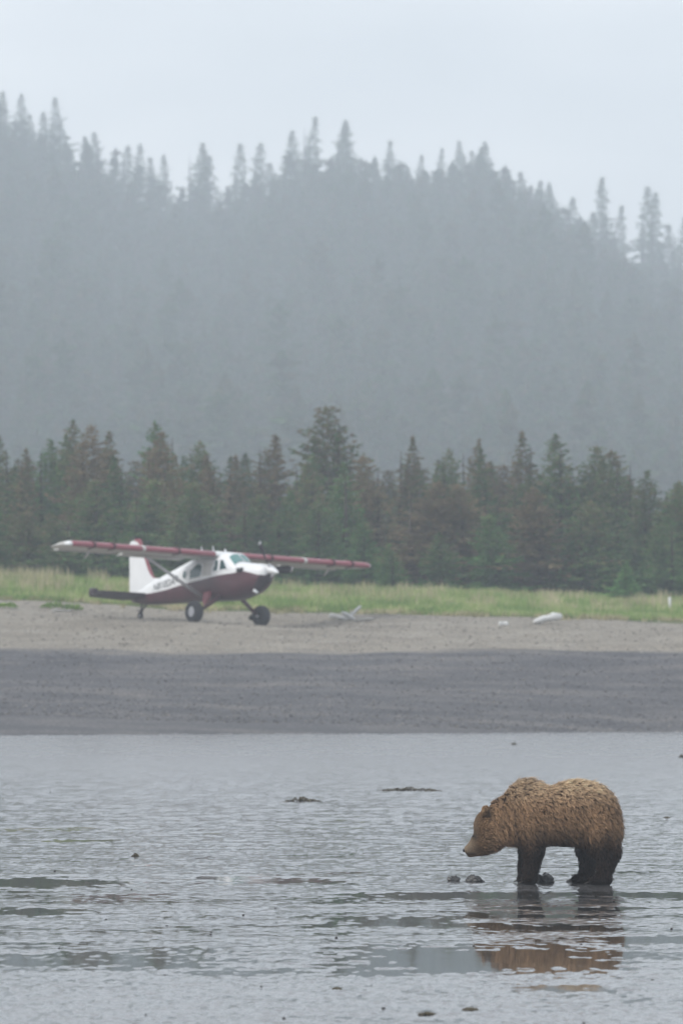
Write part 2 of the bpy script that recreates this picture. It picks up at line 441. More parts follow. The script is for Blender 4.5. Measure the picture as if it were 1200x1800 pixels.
# ================================================================= SPRUCES
def spruce_mesh(seed, H, Rb, whorl, tuft, per, ragged=0.25, low=0.04, droop=0.25, expo=0.85, base_full=1.0):
    r = np.random.default_rng(seed)
    P, Dn, L = [], [], []
    z = H * low
    phase = 0
    lean = r.normal(0, 0.004, 2)
    while z < H * 0.985:
        f = z / H
        rad = Rb * (1 - f) ** expo
        rad *= (0.55 + 0.45 * min(1, f / 0.12)) if f < 0.12 else 1
        rad *= 1 + ragged * r.normal()
        rad = max(rad, tuft * 0.25)
        nb = max(4, int(5 + 4 * rad / Rb))
        for k in range(nb):
            a = phase + 2 * np.pi * k / nb + r.normal(0, 0.25)
            Lb = rad * r.uniform(0.72, 1.18) * (1 if r.uniform() > 0.1 else 1.3)
            up = 0.25 * f + r.normal(0, 0.08) - droop * (1 - f)
            nt_ = max(2, int(Lb / tuft * per))
            s = (np.arange(nt_) + r.uniform(0, 1, nt_)) / nt_
            s = 0.12 + 0.9 * s
            rr = Lb * s
            side = r.normal(0, 0.17, nt_) * Lb * (0.35 + 0.65 * (1 - s))
            x = np.cos(a) * rr - np.sin(a) * side; y = np.sin(a) * rr + np.cos(a) * side
            zz = z + up * rr + 0.16 * Lb * s ** 3 + r.normal(0, 0.07 * tuft * 4, nt_) * 0.5
            P.append(np.stack([x + lean[0] * z * 10, y + lean[1] * z * 10, zz], -1))
            d = np.stack([np.cos(a) + r.normal(0, 0.55, nt_), np.sin(a) + r.normal(0, 0.55, nt_), up * 0.8 + r.normal(0, 0.3, nt_) - 0.12], -1)
            Dn.append(d)
            L.append(np.full(nt_, tuft) * r.uniform(0.7, 1.3, nt_) * (0.55 + 0.45 * (1 - f)))
        phase += 0.9
        z += whorl * r.uniform(0.75, 1.25) * (0.6 + 0.5 * (1 - f))
    # leader
    P.append(np.array([[lean[0] * H * 10, lean[1] * H * 10, H * 0.97], [lean[0] * H * 10, lean[1] * H * 10, H * 0.985]]))
    Dn.append(np.array([[0.02, 0, 1], [0, 0.03, 1.0]])); L.append(np.full(2, tuft * 0.9))
    P = np.concatenate(P); Dn = np.concatenate(Dn); L = np.concatenate(L)
    Dn /= np.linalg.norm(Dn, axis=1)[:, None]
    n = len(P)
    S = np.cross(Dn, r.normal(0, 1, (n, 3))); S /= np.linalg.norm(S, axis=1)[:, None]
    T = np.cross(Dn, S)
    wd = L * 0.28
    V = np.zeros((n, 6, 3))
    V[:, 0] = P - Dn * (L * 0.35)[:, None] ; V[:, 1] = P + S * wd[:, None]; V[:, 2] = P + Dn * (L * 0.65)[:, None]
    V[:, 3] = P - S * wd[:, None]; V[:, 4] = P + T * wd[:, None]; V[:, 5] = P - T * wd[:, None]
    b = (np.arange(n) * 6)[:, None]
    F = np.concatenate([b + np.array([[0, 1, 2, 3]]), b + np.array([[0, 4, 2, 5]])], 0)
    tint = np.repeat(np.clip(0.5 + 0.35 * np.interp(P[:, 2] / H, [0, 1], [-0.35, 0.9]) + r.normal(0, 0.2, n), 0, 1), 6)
    return V.reshape(-1, 3), F, tint

def tree_mesh(name, V, F, tint):
    me = mesh_np(name, V, F)
    at = me.attributes.new('tint', 'FLOAT', 'POINT'); at.data.foreach_set('value', tint.astype(np.float32))
    return me
def trunk_mesh(name, H, r0):
    bm = bmesh.new(); N = 8; rings = []
    for k, f in enumerate(np.linspace(0, 1, 7)):
        rad = r0 * (1 - f) ** 0.9 + 0.012; off = 0.02 * math.sin(f * 7)
        rings.append([bm.verts.new((off + rad * (1.25 if k == 0 else 1) * math.cos(2 * math.pi * i / N), rad * math.sin(2 * math.pi * i / N), -0.3 + f * (H * 0.9 + 0.3))) for i in range(N)])
    for a, b in zip(rings, rings[1:]):
        for i in range(N): bm.faces.new((a[i], a[(i + 1) % N], b[(i + 1) % N], b[i]))
    return bm_mesh(bm, name, True)

m_crown = mat_new('spruce_needles', (0.05, 0.07, 0.03), 0.8, 0.15)
a = m_crown.node_tree.nodes.new('ShaderNodeAttribute'); a.attribute_name = 'tint'
oi = m_crown.node_tree.nodes.new('ShaderNodeObjectInfo')
v = objvec(m_crown); n = noise_node(m_crown, 0.9, 3, v)
f = mth(m_crown, 'ADD', mth(m_crown, 'MULTIPLY', a.outputs['Fac'], 0.62), mth(m_crown, 'MULTIPLY', n.outputs['Fac'], 0.45))
sepc = m_crown.node_tree.nodes.new('ShaderNodeSeparateColor'); m_crown.node_tree.links.new(oi.outputs['Color'], sepc.inputs[0])
f2 = mth(m_crown, 'ADD', f, mth(m_crown, 'SUBTRACT', sepc.outputs[0], 0.5))      # object colour red: how brown the tree is
grn = ramp(m_crown, n.outputs['Fac'], [(0.3, (0.050, 0.125, 0.046)), (0.7, (0.135, 0.265, 0.082))])
brn = ramp(m_crown, n.outputs['Fac'], [(0.3, (0.16, 0.125, 0.075)), (0.7, (0.26, 0.20, 0.12))])
sel = ramp(m_crown, f2, [(0.5, (0, 0, 0)), (0.92, (1, 1, 1))])
cc = mixc(m_crown, sel, grn, brn)
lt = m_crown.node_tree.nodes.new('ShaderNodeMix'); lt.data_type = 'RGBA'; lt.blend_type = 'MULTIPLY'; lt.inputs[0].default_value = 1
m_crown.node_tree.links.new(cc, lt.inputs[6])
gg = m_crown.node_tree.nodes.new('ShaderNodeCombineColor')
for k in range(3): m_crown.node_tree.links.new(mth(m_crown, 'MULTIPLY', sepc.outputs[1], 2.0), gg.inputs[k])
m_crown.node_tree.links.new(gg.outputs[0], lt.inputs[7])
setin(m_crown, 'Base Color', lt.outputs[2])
_nt = m_crown.node_tree; _p = _nt.nodes['Principled BSDF']; _o = [q for q in _nt.nodes if q.type == 'OUTPUT_MATERIAL'][0]
_tr = _nt.nodes.new('ShaderNodeBsdfTranslucent'); _ms = _nt.nodes.new('ShaderNodeMixShader'); _ms.inputs[0].default_value = 0.4
_nt.links.new(lt.outputs[2], _tr.inputs[0]); _nt.links.new(_p.outputs[0], _ms.inputs[1]); _nt.links.new(_tr.outputs[0], _ms.inputs[2]); _nt.links.new(_ms.outputs[0], _o.inputs['Surface'])
m_bark = mat_new('spruce_bark', (0.07, 0.055, 0.045), 0.95, 0.1)
v = objvec(m_bark, (1, 1, 0.25)); n = noise_node(m_bark, 14, 4, v)
setin(m_bark, 'Base Color', ramp(m_bark, n.outputs['Fac'], [(0.3, (0.035, 0.028, 0.023)), (0.7, (0.11, 0.09, 0.075))]))

NEAR = []
for k in range(9):
    H = 9.0; Rb = [1.75, 1.6, 1.9, 1.5, 1.7, 1.85, 1.55, 1.75, 1.65][k]
    V, F, tt = spruce_mesh(100 + k, H, Rb, 0.23, 0.30, 4.2, 0.16 + 0.07 * (k % 3), 0.03, 0.22, [0.66, 0.78, 0.6, 0.85, 0.7, 0.64, 0.9, 0.7, 0.75][k])
    NEAR.append((tree_mesh('near_crown', V, F, tt), trunk_mesh('near_trunk', H, 0.15), H))
for c, t, H in NEAR: c.materials.append(m_crown); t.materials.append(m_bark)
RIDGE = []
for k in range(7):
    H = 20.0; Rb = [2.7, 2.2, 3.2, 1.9, 2.7, 3.4, 2.1][k]
    V, F, tt = spruce_mesh(300 + k, H, Rb, 0.62, 0.85, 3.0, 0.22, 0.08, 0.25, [0.8, 0.75, 0.85, 0.6, 0.8, 0.9, 0.62][k])
    RIDGE.append((tree_mesh('ridge_crown', V, F, tt), trunk_mesh('ridge_trunk', H, 0.32), H))
for c, t, H in RIDGE: c.materials.append(m_crown); t.materials.append(m_bark)

def place_tree(proto, x, y, h, wid, brown, light, label, group, name='spruce_tree'):
    c, t, H = proto
    z = gz(x, y)
    root = bpy.data.objects.new(name, None); COL.objects.link(root)
    root.empty_display_size = 0.3
    root.location = (x, y, z - 0.02); root.rotation_euler = (0, 0, random.uniform(0, 6.28))
    s = h / H
    for nm, me in (('trunk', t), ('crown', c)):
        o = bpy.data.objects.new(nm, me); COL.objects.link(o); o.parent = root
        o.scale = (s * wid, s * wid, s)
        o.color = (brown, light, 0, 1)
    tag(root, label, 'tree', group)
    return root

# front belt of young spruces, tops read off the photograph: px, py of top, distance, width factor, brown, light
BELT = [(-14, 790, 268, 1, .55, .5), (12, 765, 272, .9, .55, .45), (38, 788, 266, .9, .7, .5), (50, 898, 257, 1.1, .6, .5), (72, 772, 274, 1, .4, .55),
        (98, 762, 276, .9, .5, .5), (122, 738, 280, .9, .6, .5), (146, 748, 270, 1.0, .85, .55), (170, 845, 259, 1.1, .5, .5), (187, 760, 272, 1., .65, .5),
        (214, 802, 268, .95, .45, .5), (240, 842, 261, 1., .5, .6), (262, 760, 270, .95, .9, .55), (290, 800, 264, .9, .7, .6), (303, 742, 278, .95, .4, .55),
        (336, 775, 272, .9, .5, .5), (352, 850, 259, 1.05, .5, .5), (376, 800, 268, .9, .85, .45), (404, 800, 266, 1, .8, .5), (430, 868, 258, 1.05, .5, .45),
        (457, 765, 273, 1.05, .75, .45), (490, 862, 260, 1, .4, .45), (521, 797, 270, .95, .45, .55), (549, 812, 266, .9, .6, .55), (595, 715, 277, 1.15, .6, .4),
        (607, 812, 262, .95, .4, .6), (664, 802, 268, .95, .8, .55), (704, 768, 275, .95, .7, .4), (722, 845, 259, 1.25, .95, .45), (640, 905, 255, 1.1, .4, .6),
        (780, 788, 276, .8, .5, .5), (814, 772, 278, .85, .7, .5), (812, 852, 260, 1.1, .8, .5), (852, 788, 274, .9, .5, .45), (872, 905, 256, 1.0, .35, .55),
        (932, 760, 276, 1.1, .7, .45), (985, 763, 274, 1.05, .5, .5), (950, 858, 258, 1.3, .9, .45), (905, 835, 266, 1, .5, .4), (1044, 786, 275, 1, .5, .45),
        (1084, 802, 272, .95, .5, .42), (1107, 792, 276, 1, .6, .4), (1134, 828, 268, 1, .5, .4), (1020, 880, 257, 1.15, .55, .5), (1182, 848, 268, 1.05, .5, .45),
        (1206, 846, 266, 1, .5, .5), (1150, 905, 258, 1.1, .45, .5), (1098, 985, 246, 1.35, .35, .95), (1180, 920, 256, 1, .45, .5), (775, 935, 254, 1.15, .45, .45),
        (560, 880, 257, 1.1, .45, .45), (310, 905, 255, 1.1, .5, .45), (120, 900, 255, 1.1, .55, .5), (-30, 850, 258, 1.1, .5, .5), (690, 960, 252, 1.2, .4, .6)]
order = sorted(range(len(BELT)), key=lambda i: BELT[i][0])
ORD = ['first', 'second', 'third', 'fourth', 'fifth', 'sixth', 'seventh', 'eighth', 'ninth', 'tenth']
def anchor(px):
    if px < 60: return 'at the far left edge of the photo'
    if px < 135: return 'behind the wing tip left of the plane'
    if px < 215: return 'behind the left half of the near wing'
    if px < 285: return 'directly behind the tail fin'
    if px < 350: return 'behind the rear cabin'
    if px < 440: return 'directly behind the cockpit'
    if px < 500: return 'directly behind the propeller'
    if px < 575: return 'behind the inner part of the far wing'
    if px < 650: return 'behind the outer end of the far wing'
    if px < 750: return 'just right of the far wing tip'
    if px < 860: return 'between the plane and the white driftwood log'
    if px < 1000: return 'behind the white driftwood log'
    if px < 1120: return 'between the white log and the white post'
    return 'beside the white post at the right edge'
used = {}
def uniq(lb):
    used[lb] = used.get(lb, 0) + 1
    return lb
cnt = {}
groups = {}
for rank, i in enumerate(order):
    groups.setdefault(anchor(BELT[i][0]), []).append(i)
labs = {}
for an, ids in groups.items():
    ids = sorted(ids, key=lambda i: BELT[i][0])
    for j, i in enumerate(ids):
        px, py, D, wd, br, li = BELT[i]
        tone = 'brown topped' if br > 0.72 else ('pale green' if li > 0.58 else 'dark green')
        size = 'small' if py > 890 else ('tallest' if py == min(BELT[q][1] for q in ids) else ('lower' if py > 820 else 'tall'))
        pos = '' if len(ids) == 1 else ((ORD[j] + ' from left ') if len(ids) > 1 else '')
        labs[i] = f'{size} {tone} spruce, {pos}{an}'
for k, i in enumerate(order):
    px, py, D, wd, br, li = BELT[i]
    x = (px - 600) / 10000 * D
    h = CAM_H + (1118 - py) / 10000 * D - gz(x, D)
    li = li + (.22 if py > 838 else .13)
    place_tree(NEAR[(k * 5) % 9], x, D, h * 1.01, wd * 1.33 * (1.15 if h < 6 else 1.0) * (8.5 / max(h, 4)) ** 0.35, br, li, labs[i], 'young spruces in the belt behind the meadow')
# second row that closes the belt (their tops only just show between the others)
r2 = np.random.default_rng(5)
for k in range(58):
    px = -120 + k * 25 + r2.uniform(-9, 9); D = r2.uniform(284, 306)
    py = np.interp(px, [0, 300, 600, 900, 1200], [800, 800, 812, 805, 860]) + r2.uniform(-10, 40)
    x = (px - 600) / 10000 * D
    h = CAM_H + (1118 - py) / 10000 * D - gz(x, D)
    place_tree(NEAR[k % 9], x, D, h, r2.uniform(1.25, 1.6), r2.uniform(.35, .8), .45, 'hazy dark spruce in the back row of the belt, half hidden by the front spruces', 'back row of the spruce belt')

# ridge skyline
SKY = [(8, 158, 1), (37, 162, 1), (58, 200, .9), (80, 196, 1), (104, 172, 1.15), (158, 240, 1), (172, 230, 1.1), (216, 254, 1), (239, 251, .8), (268, 276, 1),
       (292, 270, .9), (333, 250, 1.2), (350, 264, 1), (367, 274, 1.35), (415, 252, 1.1), (449, 250, 1.1), (482, 286, 1.1), (513, 229, 1.2), (535, 203, 1.1),
       (571, 276, 1), (594, 218, 1.35), (609, 211, 1.1), (658, 284, 1.2), (683, 245, .9), (710, 292, 1.2), (734, 270, .8), (758, 302, 1), (770, 259, .7), (803, 247, .8),
       (821, 270, .8), (838, 264, .9), (851, 247, 1.1), (862, 256, 1), (895, 318, .9), (923, 302, 1.2), (941, 316, .9), (960, 320, .85), (975, 325, .85),
       (1000, 346, 1.1), (1022, 372, 1.1), (1058, 312, 1.2), (1082, 360, 1), (1130, 328, 1.3), (1146, 336, 1.1), (1184, 394, 1.2), (1205, 380, 1.1)]
for k, (px, py, wd) in enumerate(SKY):
    D = 1470 + 14 * ((k * 7) % 5) / 4
    x = (px - 600) / 10000 * D; g = gz(x, D)
    h = CAM_H + (1118 - py) / 10000 * D - g
    if px < 200: where = 'on the high left end of the foggy ridge'
    elif px < 400: where = 'on the foggy ridge above the cockpit'
    elif px < 560: where = 'on the foggy ridge above the propeller'
    elif px < 700: where = 'on the foggy ridge above the far wing tip'
    elif px < 880: where = 'on the foggy ridge right of centre'
    elif px < 1040: where = 'on the falling right part of the foggy ridge'
    else: where = 'on the low right end of the foggy ridge'
    rngs = [q for q in SKY if (q[0] < 200) == (px < 200) and (q[0] < 400) == (px < 400) and (q[0] < 560) == (px < 560) and (q[0] < 700) == (px < 700) and (q[0] < 880) == (px < 880) and (q[0] < 1040) == (px < 1040)]
    j = [q[0] for q in rngs].index(px)
    size = 'broad' if wd > 1.15 else ('thin' if wd < 0.95 else 'slender')
    place_tree(RIDGE[(k * 3) % 7], x, D, h, wd * 27 / max(h, 19) * 1.42, .4, .45, f'{size} grey spruce, {(ORD[j] if j < 10 else "eleventh")} from left {where}', 'spruces standing out on the foggy skyline')

# hillside forest that reads as one mass
PM = []
for k in range(6):
    V, F, tt = spruce_mesh(500 + k, 15.0, [1.9, 2.3, 1.7, 2.1, 2.6, 1.6][k], 1.75, 2.1, 1.35, 0.2, 0.15, 0.25, [0.6, 0.7, 0.5, 0.6, 0.75, 0.5][k])
    PM.append((V, F, tt))
r3 = np.random.default_rng(77)
VV, FF, TT = [], [], []; off = 0
D = 800.0
while D < 1482:
    hw = 0.062 * D + 22
    x = -hw
    while x < hw:
        xx = x + r3.normal(0, 1.2); yy_ = D + r3.uniform(-4.5, 4.5)
        V, F, tt = PM[r3.integers(6)]
        h = 1.35 * r3.uniform(0.72, 1.05) * (0.95 if D > 1420 else 1.0) * (1.25 if r3.uniform() > 0.9 and D < 1350 else 1)
        wv = r3.uniform(1.05, 1.5); th = r3.uniform(0, 6.28); c, s = math.cos(th), math.sin(th)
        Q = np.stack([(V[:, 0] * c - V[:, 1] * s) * h * wv + xx, (V[:, 0] * s + V[:, 1] * c) * h * wv + yy_, V[:, 2] * h], -1)
        Q[:, 2] += gz(xx, yy_)
        VV.append(Q); FF.append(F + off); TT.append(np.clip(tt + r3.normal(0, 0.15), 0, 1)); off += len(V)
        x += r3.uniform(4.6, 8.0)
    D += 10.5
VV = np.concatenate(VV); FF = np.concatenate(FF); TT = np.concatenate(TT)
print('forest tris', len(FF) * 2)
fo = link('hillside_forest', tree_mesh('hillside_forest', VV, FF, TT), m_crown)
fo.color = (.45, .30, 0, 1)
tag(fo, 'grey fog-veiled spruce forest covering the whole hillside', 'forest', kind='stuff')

# ================================================================= HAZE
bm = bmesh.new(); bmesh.ops.create_cube(bm, size=1)
for vv in bm.verts:
    vv.co = Vector((vv.co.x * 760, -68 + (vv.co.y + 0.5) * 1640, -1.2 + (vv.co.z + 0.5) * 158))
hz = bpy.data.materials.new('haze'); hz.use_nodes = True
hz.node_tree.nodes.clear()
ho = hz.node_tree.nodes.new('ShaderNodeOutputMaterial'); pv = hz.node_tree.nodes.new('ShaderNodeVolumePrincipled')
pv.inputs['Color'].default_value = (0.84, 0.915, 1.0, 1); pv.inputs['Density'].default_value = 0.00068
pv.inputs['Anisotropy'].default_value = 0.0
hz.node_tree.links.new(pv.outputs[0], ho.inputs['Volume'])
tag(link('haze', bm_mesh(bm, 'haze'), hz), kind='stuff')

# ================================================================= BUSH PLANE
m_white = mat_new('white_aircraft_paint', (0.78, 0.79, 0.80), 0.35, 0.5)
v = objvec(m_white); n = noise_node(m_white, 1.3, 5, v)
setin(m_white, 'Base Color', ramp(m_white, n.outputs['Fac'], [(0.25, (0.70, 0.71, 0.72)), (0.6, (0.80, 0.81, 0.82))]))
m_red = mat_new('maroon_aircraft_paint', (0.11, 0.03, 0.036), 0.3, 0.5)
v = objvec(m_red); n = noise_node(m_red, 2.0, 5, v)
setin(m_red, 'Base Color', ramp(m_red, n.outputs['Fac'], [(0.3, (0.045, 0.010, 0.016)), (0.7, (0.080, 0.018, 0.026))]))
m_red2 = mat_new('red_trim_paint', (0.27, 0.06, 0.08), 0.35, 0.5)
m_dred = mat_new('dark_boot_rubber', (0.07, 0.015, 0.02), 0.5, 0.4)
m_dark = mat_new('dark_maroon_and_shade', (0.035, 0.02, 0.026), 0.5, 0.4)  # dark maroon parts; on the tailplane, red in shade put into the colour
m_grey = mat_new('grey_strut_metal', (0.45, 0.44, 0.44), 0.4, 0.5)
m_lgrey = mat_new('pale_grey_skin_and_shade', (0.55, 0.54, 0.52), 0.5, 0.4)
m_tyre = mat_new('tyre_rubber', (0.028, 0.028, 0.032), 0.85, 0.3)
v = objvec(m_tyre); n = noise_node(m_tyre, 9, 4, v)
setin(m_tyre, 'Base Color', ramp(m_tyre, n.outputs['Fac'], [(0.4, (0.022, 0.022, 0.026)), (0.75, (0.06, 0.056, 0.052))]))
m_rim = mat_new('wheel_rim_alloy', (0.5, 0.5, 0.52), 0.35, 0.5, 0.6)
m_glass = mat_new('tinted_window_glass', (0.025, 0.07, 0.07), 0.06, 0.6, ior=1.5)
m_wglass = mat_new('green_windshield_glass', (0.10, 0.24, 0.23), 0.08, 0.6, ior=1.5)
m_prop = mat_new('black_propeller_paint', (0.014, 0.006, 0.008), 0.8, 0.2)
m_letter = mat_new('grey_lettering', (0.06, 0.07, 0.08), 0.5, 0.4)

PLN = bpy.data.objects.new('bush_plane', None); COL.objects.link(PLN)
PLN.matrix_world = PL_M
tag(PLN, 'white and maroon high wing bush plane parked on the gravel beach with big tyres', 'airplane')

# fuselage stations: X, z bottom, z top, half width, paint line z
ST = [(-5.80, .86, 1.12, .04, 1.05), (-5.5, .80, 1.20, .10, 1.10), (-5.0, .75, 1.40, .18, 1.13), (-4.3, .74, 1.66, .27, 1.17), (-3.3, .77, 1.98, .39, 1.28),
      (-2.4, .80, 2.26, .50, 1.42), (-1.9, .82, 2.42, .555, 1.49), (-1.5, .84, 2.46, .59, 1.56), (-.8, .85, 2.47, .62, 1.65), (-.25, .86, 2.48, .63, 1.74), (-.15, .86, 2.60, .63, 1.75), (.1, .86, 2.68, .63, 1.79),
      (.42, .88, 2.66, .61, 1.83), (.62, .90, 2.50, .585, 1.85), (.90, .94, 2.30, .55, 1.88), (1.3, 1.02, 2.27, .50, 1.96), (1.7, 1.14, 2.25, .45, 1.90), (2.05, 1.33, 2.23, .38, 1.82), (2.3, 1.62, 2.20, .27, 1.80), (2.36, 1.75, 2.17, .20, 1.82)]
def ring(st, npow=3.2, K=9):
    X, zb, zt, wdt, zp = st
    zc, hz_ = (zb + zt) / 2, (zt - zb) / 2
    if X > 1.0: npow = 2.5
    e = 2 / npow
    sp = max(-0.98, min(0.98, (zp - zc) / hz_)); tp = math.asin(math.copysign(abs(sp) ** (npow / 2), sp))
    ts = [-math.pi / 2 + (tp + math.pi / 2) * k / K for k in range(K)] + [tp + (math.pi / 2 - tp) * k / K for k in range(K + 1)]
    pts = []
    for t in ts:
        pts.append((X, wdt * max(0, math.cos(t)) ** e, zc + hz_ * math.copysign(abs(math.sin(t)) ** e, math.sin(t))))
    return pts + [(p[0], -p[1], p[2]) for p in pts[-2:0:-1]]
def side_y(X, z):
    xs = [s[0] for s in ST]
    zb, zt, wdt = (np.interp(X, xs, [s[k] for s in ST]) for k in (1, 2, 3))
    zc, hz_ = (zb + zt) / 2, (zt - zb) / 2
    npow = 2.5 if X > 1.0 else 3.2
    return wdt * max(0.0, 1 - abs((z - zc) / hz_) ** npow) ** (1 / npow)
bm = bmesh.new(); K = 9
RG = [[bm.verts.new(p) for p in ring(s)] for s in ST]; NN = len(RG[0])
for a, b in zip(RG, RG[1:]):
    for i in range(NN):
        f_ = bm.faces.new((a[i], a[(i + 1) % NN], b[(i + 1) % NN], b[i]))
        j = i if i < 2 * K else NN - 1 - i
        f_.material_index = 1 if j < K else 0
        f_.smooth = True
for rg in (RG[0], RG[-1]): bm.faces.new(rg).material_index = 0
fus = link('fuselage', bm_mesh(bm, 'fuselage'), [m_white, m_red], PLN)

def tube(bm, p0, p1, r0, r1=None, n=8, flat=1.0, up=Vector((0, 0, 1))):
    p0, p1 = Vector(p0), Vector(p1); r1 = r0 if r1 is None else r1
    d = (p1 - p0).normalized(); s = d.cross(up)
    if s.length < 1e-3: s = d.cross(Vector((1, 0, 0)))
    s.normalize(); t = d.cross(s)
    R1 = [[bm.verts.new(p + (s * math.cos(2 * math.pi * i / n) + t * math.sin(2 * math.pi * i / n) * flat) * r) for i in range(n)] for p, r in ((p0, r0), (p1, r1))]
    for i in range(n): bm.faces.new((R1[0][i], R1[0][(i + 1) % n], R1[1][(i + 1) % n], R1[1][i]))
    bm.faces.new(R1[0]); bm.faces.new(R1[1])
def part(name, bm, mat, parent, smooth=True):
    return link(name, bm_mesh(bm, name, smooth), mat, parent)
def prism(outline, y0, y1, axis_='y'):
    bm = bmesh.new()
    mk = (lambda p, q: (p[0], q, p[1])) if axis_ == 'y' else (lambda p, q: (p[0], p[1], q))
    A_ = [bm.verts.new(mk(p, y0)) for p in outline]; B_ = [bm.verts.new(mk(p, y1)) for p in outline]
    bm.faces.new(A_); bm.faces.new(B_)
    for i in range(len(outline)): bm.faces.new((A_[i], A_[(i + 1) % len(outline)], B_[(i + 1) % len(outline)], B_[i]))
    return bm

# windows, each a curved pane a few millimetres proud of the skin
def side_window(name, outline, s, mat=m_glass, grow=0.02, trim=True):
    bm = bmesh.new()
    cx = sum(p[0] for p in outline) / len(outline); cz = sum(p[1] for p in outline) / len(outline)
    def P_(x, z, o): return (x, s * (side_y(x, z) + o), z)
    out = [bm.verts.new(P_(x, z, 0.016)) for x, z in outline]; inn = [bm.verts.new(P_(x, z, -0.02)) for x, z in outline]
    c = bm.verts.new(P_(cx, cz, 0.018))
    for i in range(len(out)):
        j = (i + 1) % len(out)
        bm.faces.new((out[i], out[j], c)); bm.faces.new((out[i], out[j], inn[j], inn[i]))
    w_ = part(name, bm, mat, PLN, False)
    if trim:
        bm = bmesh.new()
        g = 1.22
        o1 = [bm.verts.new(P_(cx + (x - cx) * g, cz + (z - cz) * g, 0.006)) for x, z in outline]
        o2 = [bm.verts.new(P_(cx + (x - cx) * 1.0, cz + (z - cz) * 1.0, 0.022)) for x, z in outline]
        for i in range(len(o1)):
            j = (i + 1) % len(o1); bm.faces.new((o1[i], o1[j], o2[j], o2[i]))
        part('window_frame', bm, m_white, w_, False)
    return w_
def circ(cx, cz, rx, rz, n=14): return [(cx + rx * math.cos(2 * math.pi * i / n), cz + rz * math.sin(2 * math.pi * i / n)) for i in range(n)]
for s in (-1, 1):
    side_window('cockpit_window', [(-.20, 1.94), (.06, 1.98), (.04, 2.36), (-.16, 2.36)], s)
    side_window('cockpit_window', [(.18, 2.0), (.56, 2.05), (.32, 2.36), (.16, 2.38)], s)
    side_window('cabin_window', [(-1.62, 1.68), (-.96, 1.76), (-.90, 1.9), (-.96, 2.20), (-1.25, 2.24), (-1.62, 1.98)], s)
    side_window('round_window', circ(-1.98, 1.84, .13, .15), s)
    side_window('round_window', circ(-2.52, 1.70, .11, .12), s)
# door panel on each side, slightly proud, with a handle
for s in (-1, 1):
    bm = bmesh.new(); ol = [(-.86, 1.30), (-.30, 1.36), (-.30, 2.30), (-.86, 2.26)]
    n_ = 6
    gr = [[bm.verts.new((ol[0][0] + (ol[1][0] - ol[0][0]) * u / 3, s * (side_y(ol[0][0] + .5 * u / 3, 1.72 + .56 * vv_ / n_) + .008), 1.78 + (0.5) * vv_ / n_)) for u in range(4)] for vv_ in range(n_ + 1)]
    for a_, b_ in zip(gr, gr[1:]):
        for u in range(3): bm.faces.new((a_[u], a_[u + 1], b_[u + 1], b_[u]))
    dr = part('door', bm, m_lgrey, PLN, False)  # the wing's shade is put into the door's grey
    bm = bmesh.new(); tube(bm, (-.80, s * .66, 1.86), (-.66, s * .66, 1.86), .014); part('door_handle', bm, m_grey, dr)

# windshield: two panes split by a centre post, offset from the sloping skin
def ws_pt(X, y, o=0.02):
    xs = [s_[0] for s_ in ST]
    zb, zt, wdt = (np.interp(X, xs, [s_[k] for s_ in ST]) for k in (1, 2, 3))
    npow = 3.2 if X <= 1.0 else 2.5
    zc, hz_ = (zb + zt) / 2, (zt - zb) / 2
    return (X + o * .6, y, zc + hz_ * max(0, 1 - (abs(y) / wdt) ** npow) ** (1 / npow) + o)
for s in (-1, 1):
    bm = bmesh.new(); nu, nv = 6, 4
    gr = []
    for a_ in range(nv + 1):
        t = a_ / nv; X_ = .86 - .36 * t
        y1 = .47 - .02 * t
        gr.append([bm.verts.new(ws_pt(X_, s * (.035 + (y1 - .035) * u / nu))) for u in range(nu + 1)])
    for a_, b_ in zip(gr, gr[1:]):
        for u in range(nu): bm.faces.new((a_[u], a_[u + 1], b_[u + 1], b_[u]))
    part('windshield_pane', bm, m_wglass, PLN)

# registration lettering on both flanks
for s in (-1, 1):
    cu = bpy.data.curves.new('registration', 'FONT'); cu.body = 'N810DA'; cu.size = 0.40; cu.extrude = 0.004; cu.space_character = 1.05
    cu.align_x = 'CENTER'
    to = bpy.data.objects.new('tmp', cu); COL.objects.link(to)
    bpy.context.view_layer.update()
    me = bpy.data.meshes.new_from_object(to.evaluated_get(bpy.context.evaluated_depsgraph_get()))
    bpy.data.objects.remove(to)
    sl = 0.16
    for v_ in me.vertices:
        lx, lz, ly = v_.co.x, v_.co.y, v_.co.z
        X_ = -3.42 + (lx if s < 0 else -lx) * 1.0; Z_ = 1.36 + lz + (X_ + 3.4) * sl
        v_.co = (X_, s * (side_y(X_, Z_) + 0.008 + ly), Z_)
    link('registration_lettering', me, m_letter, PLN)

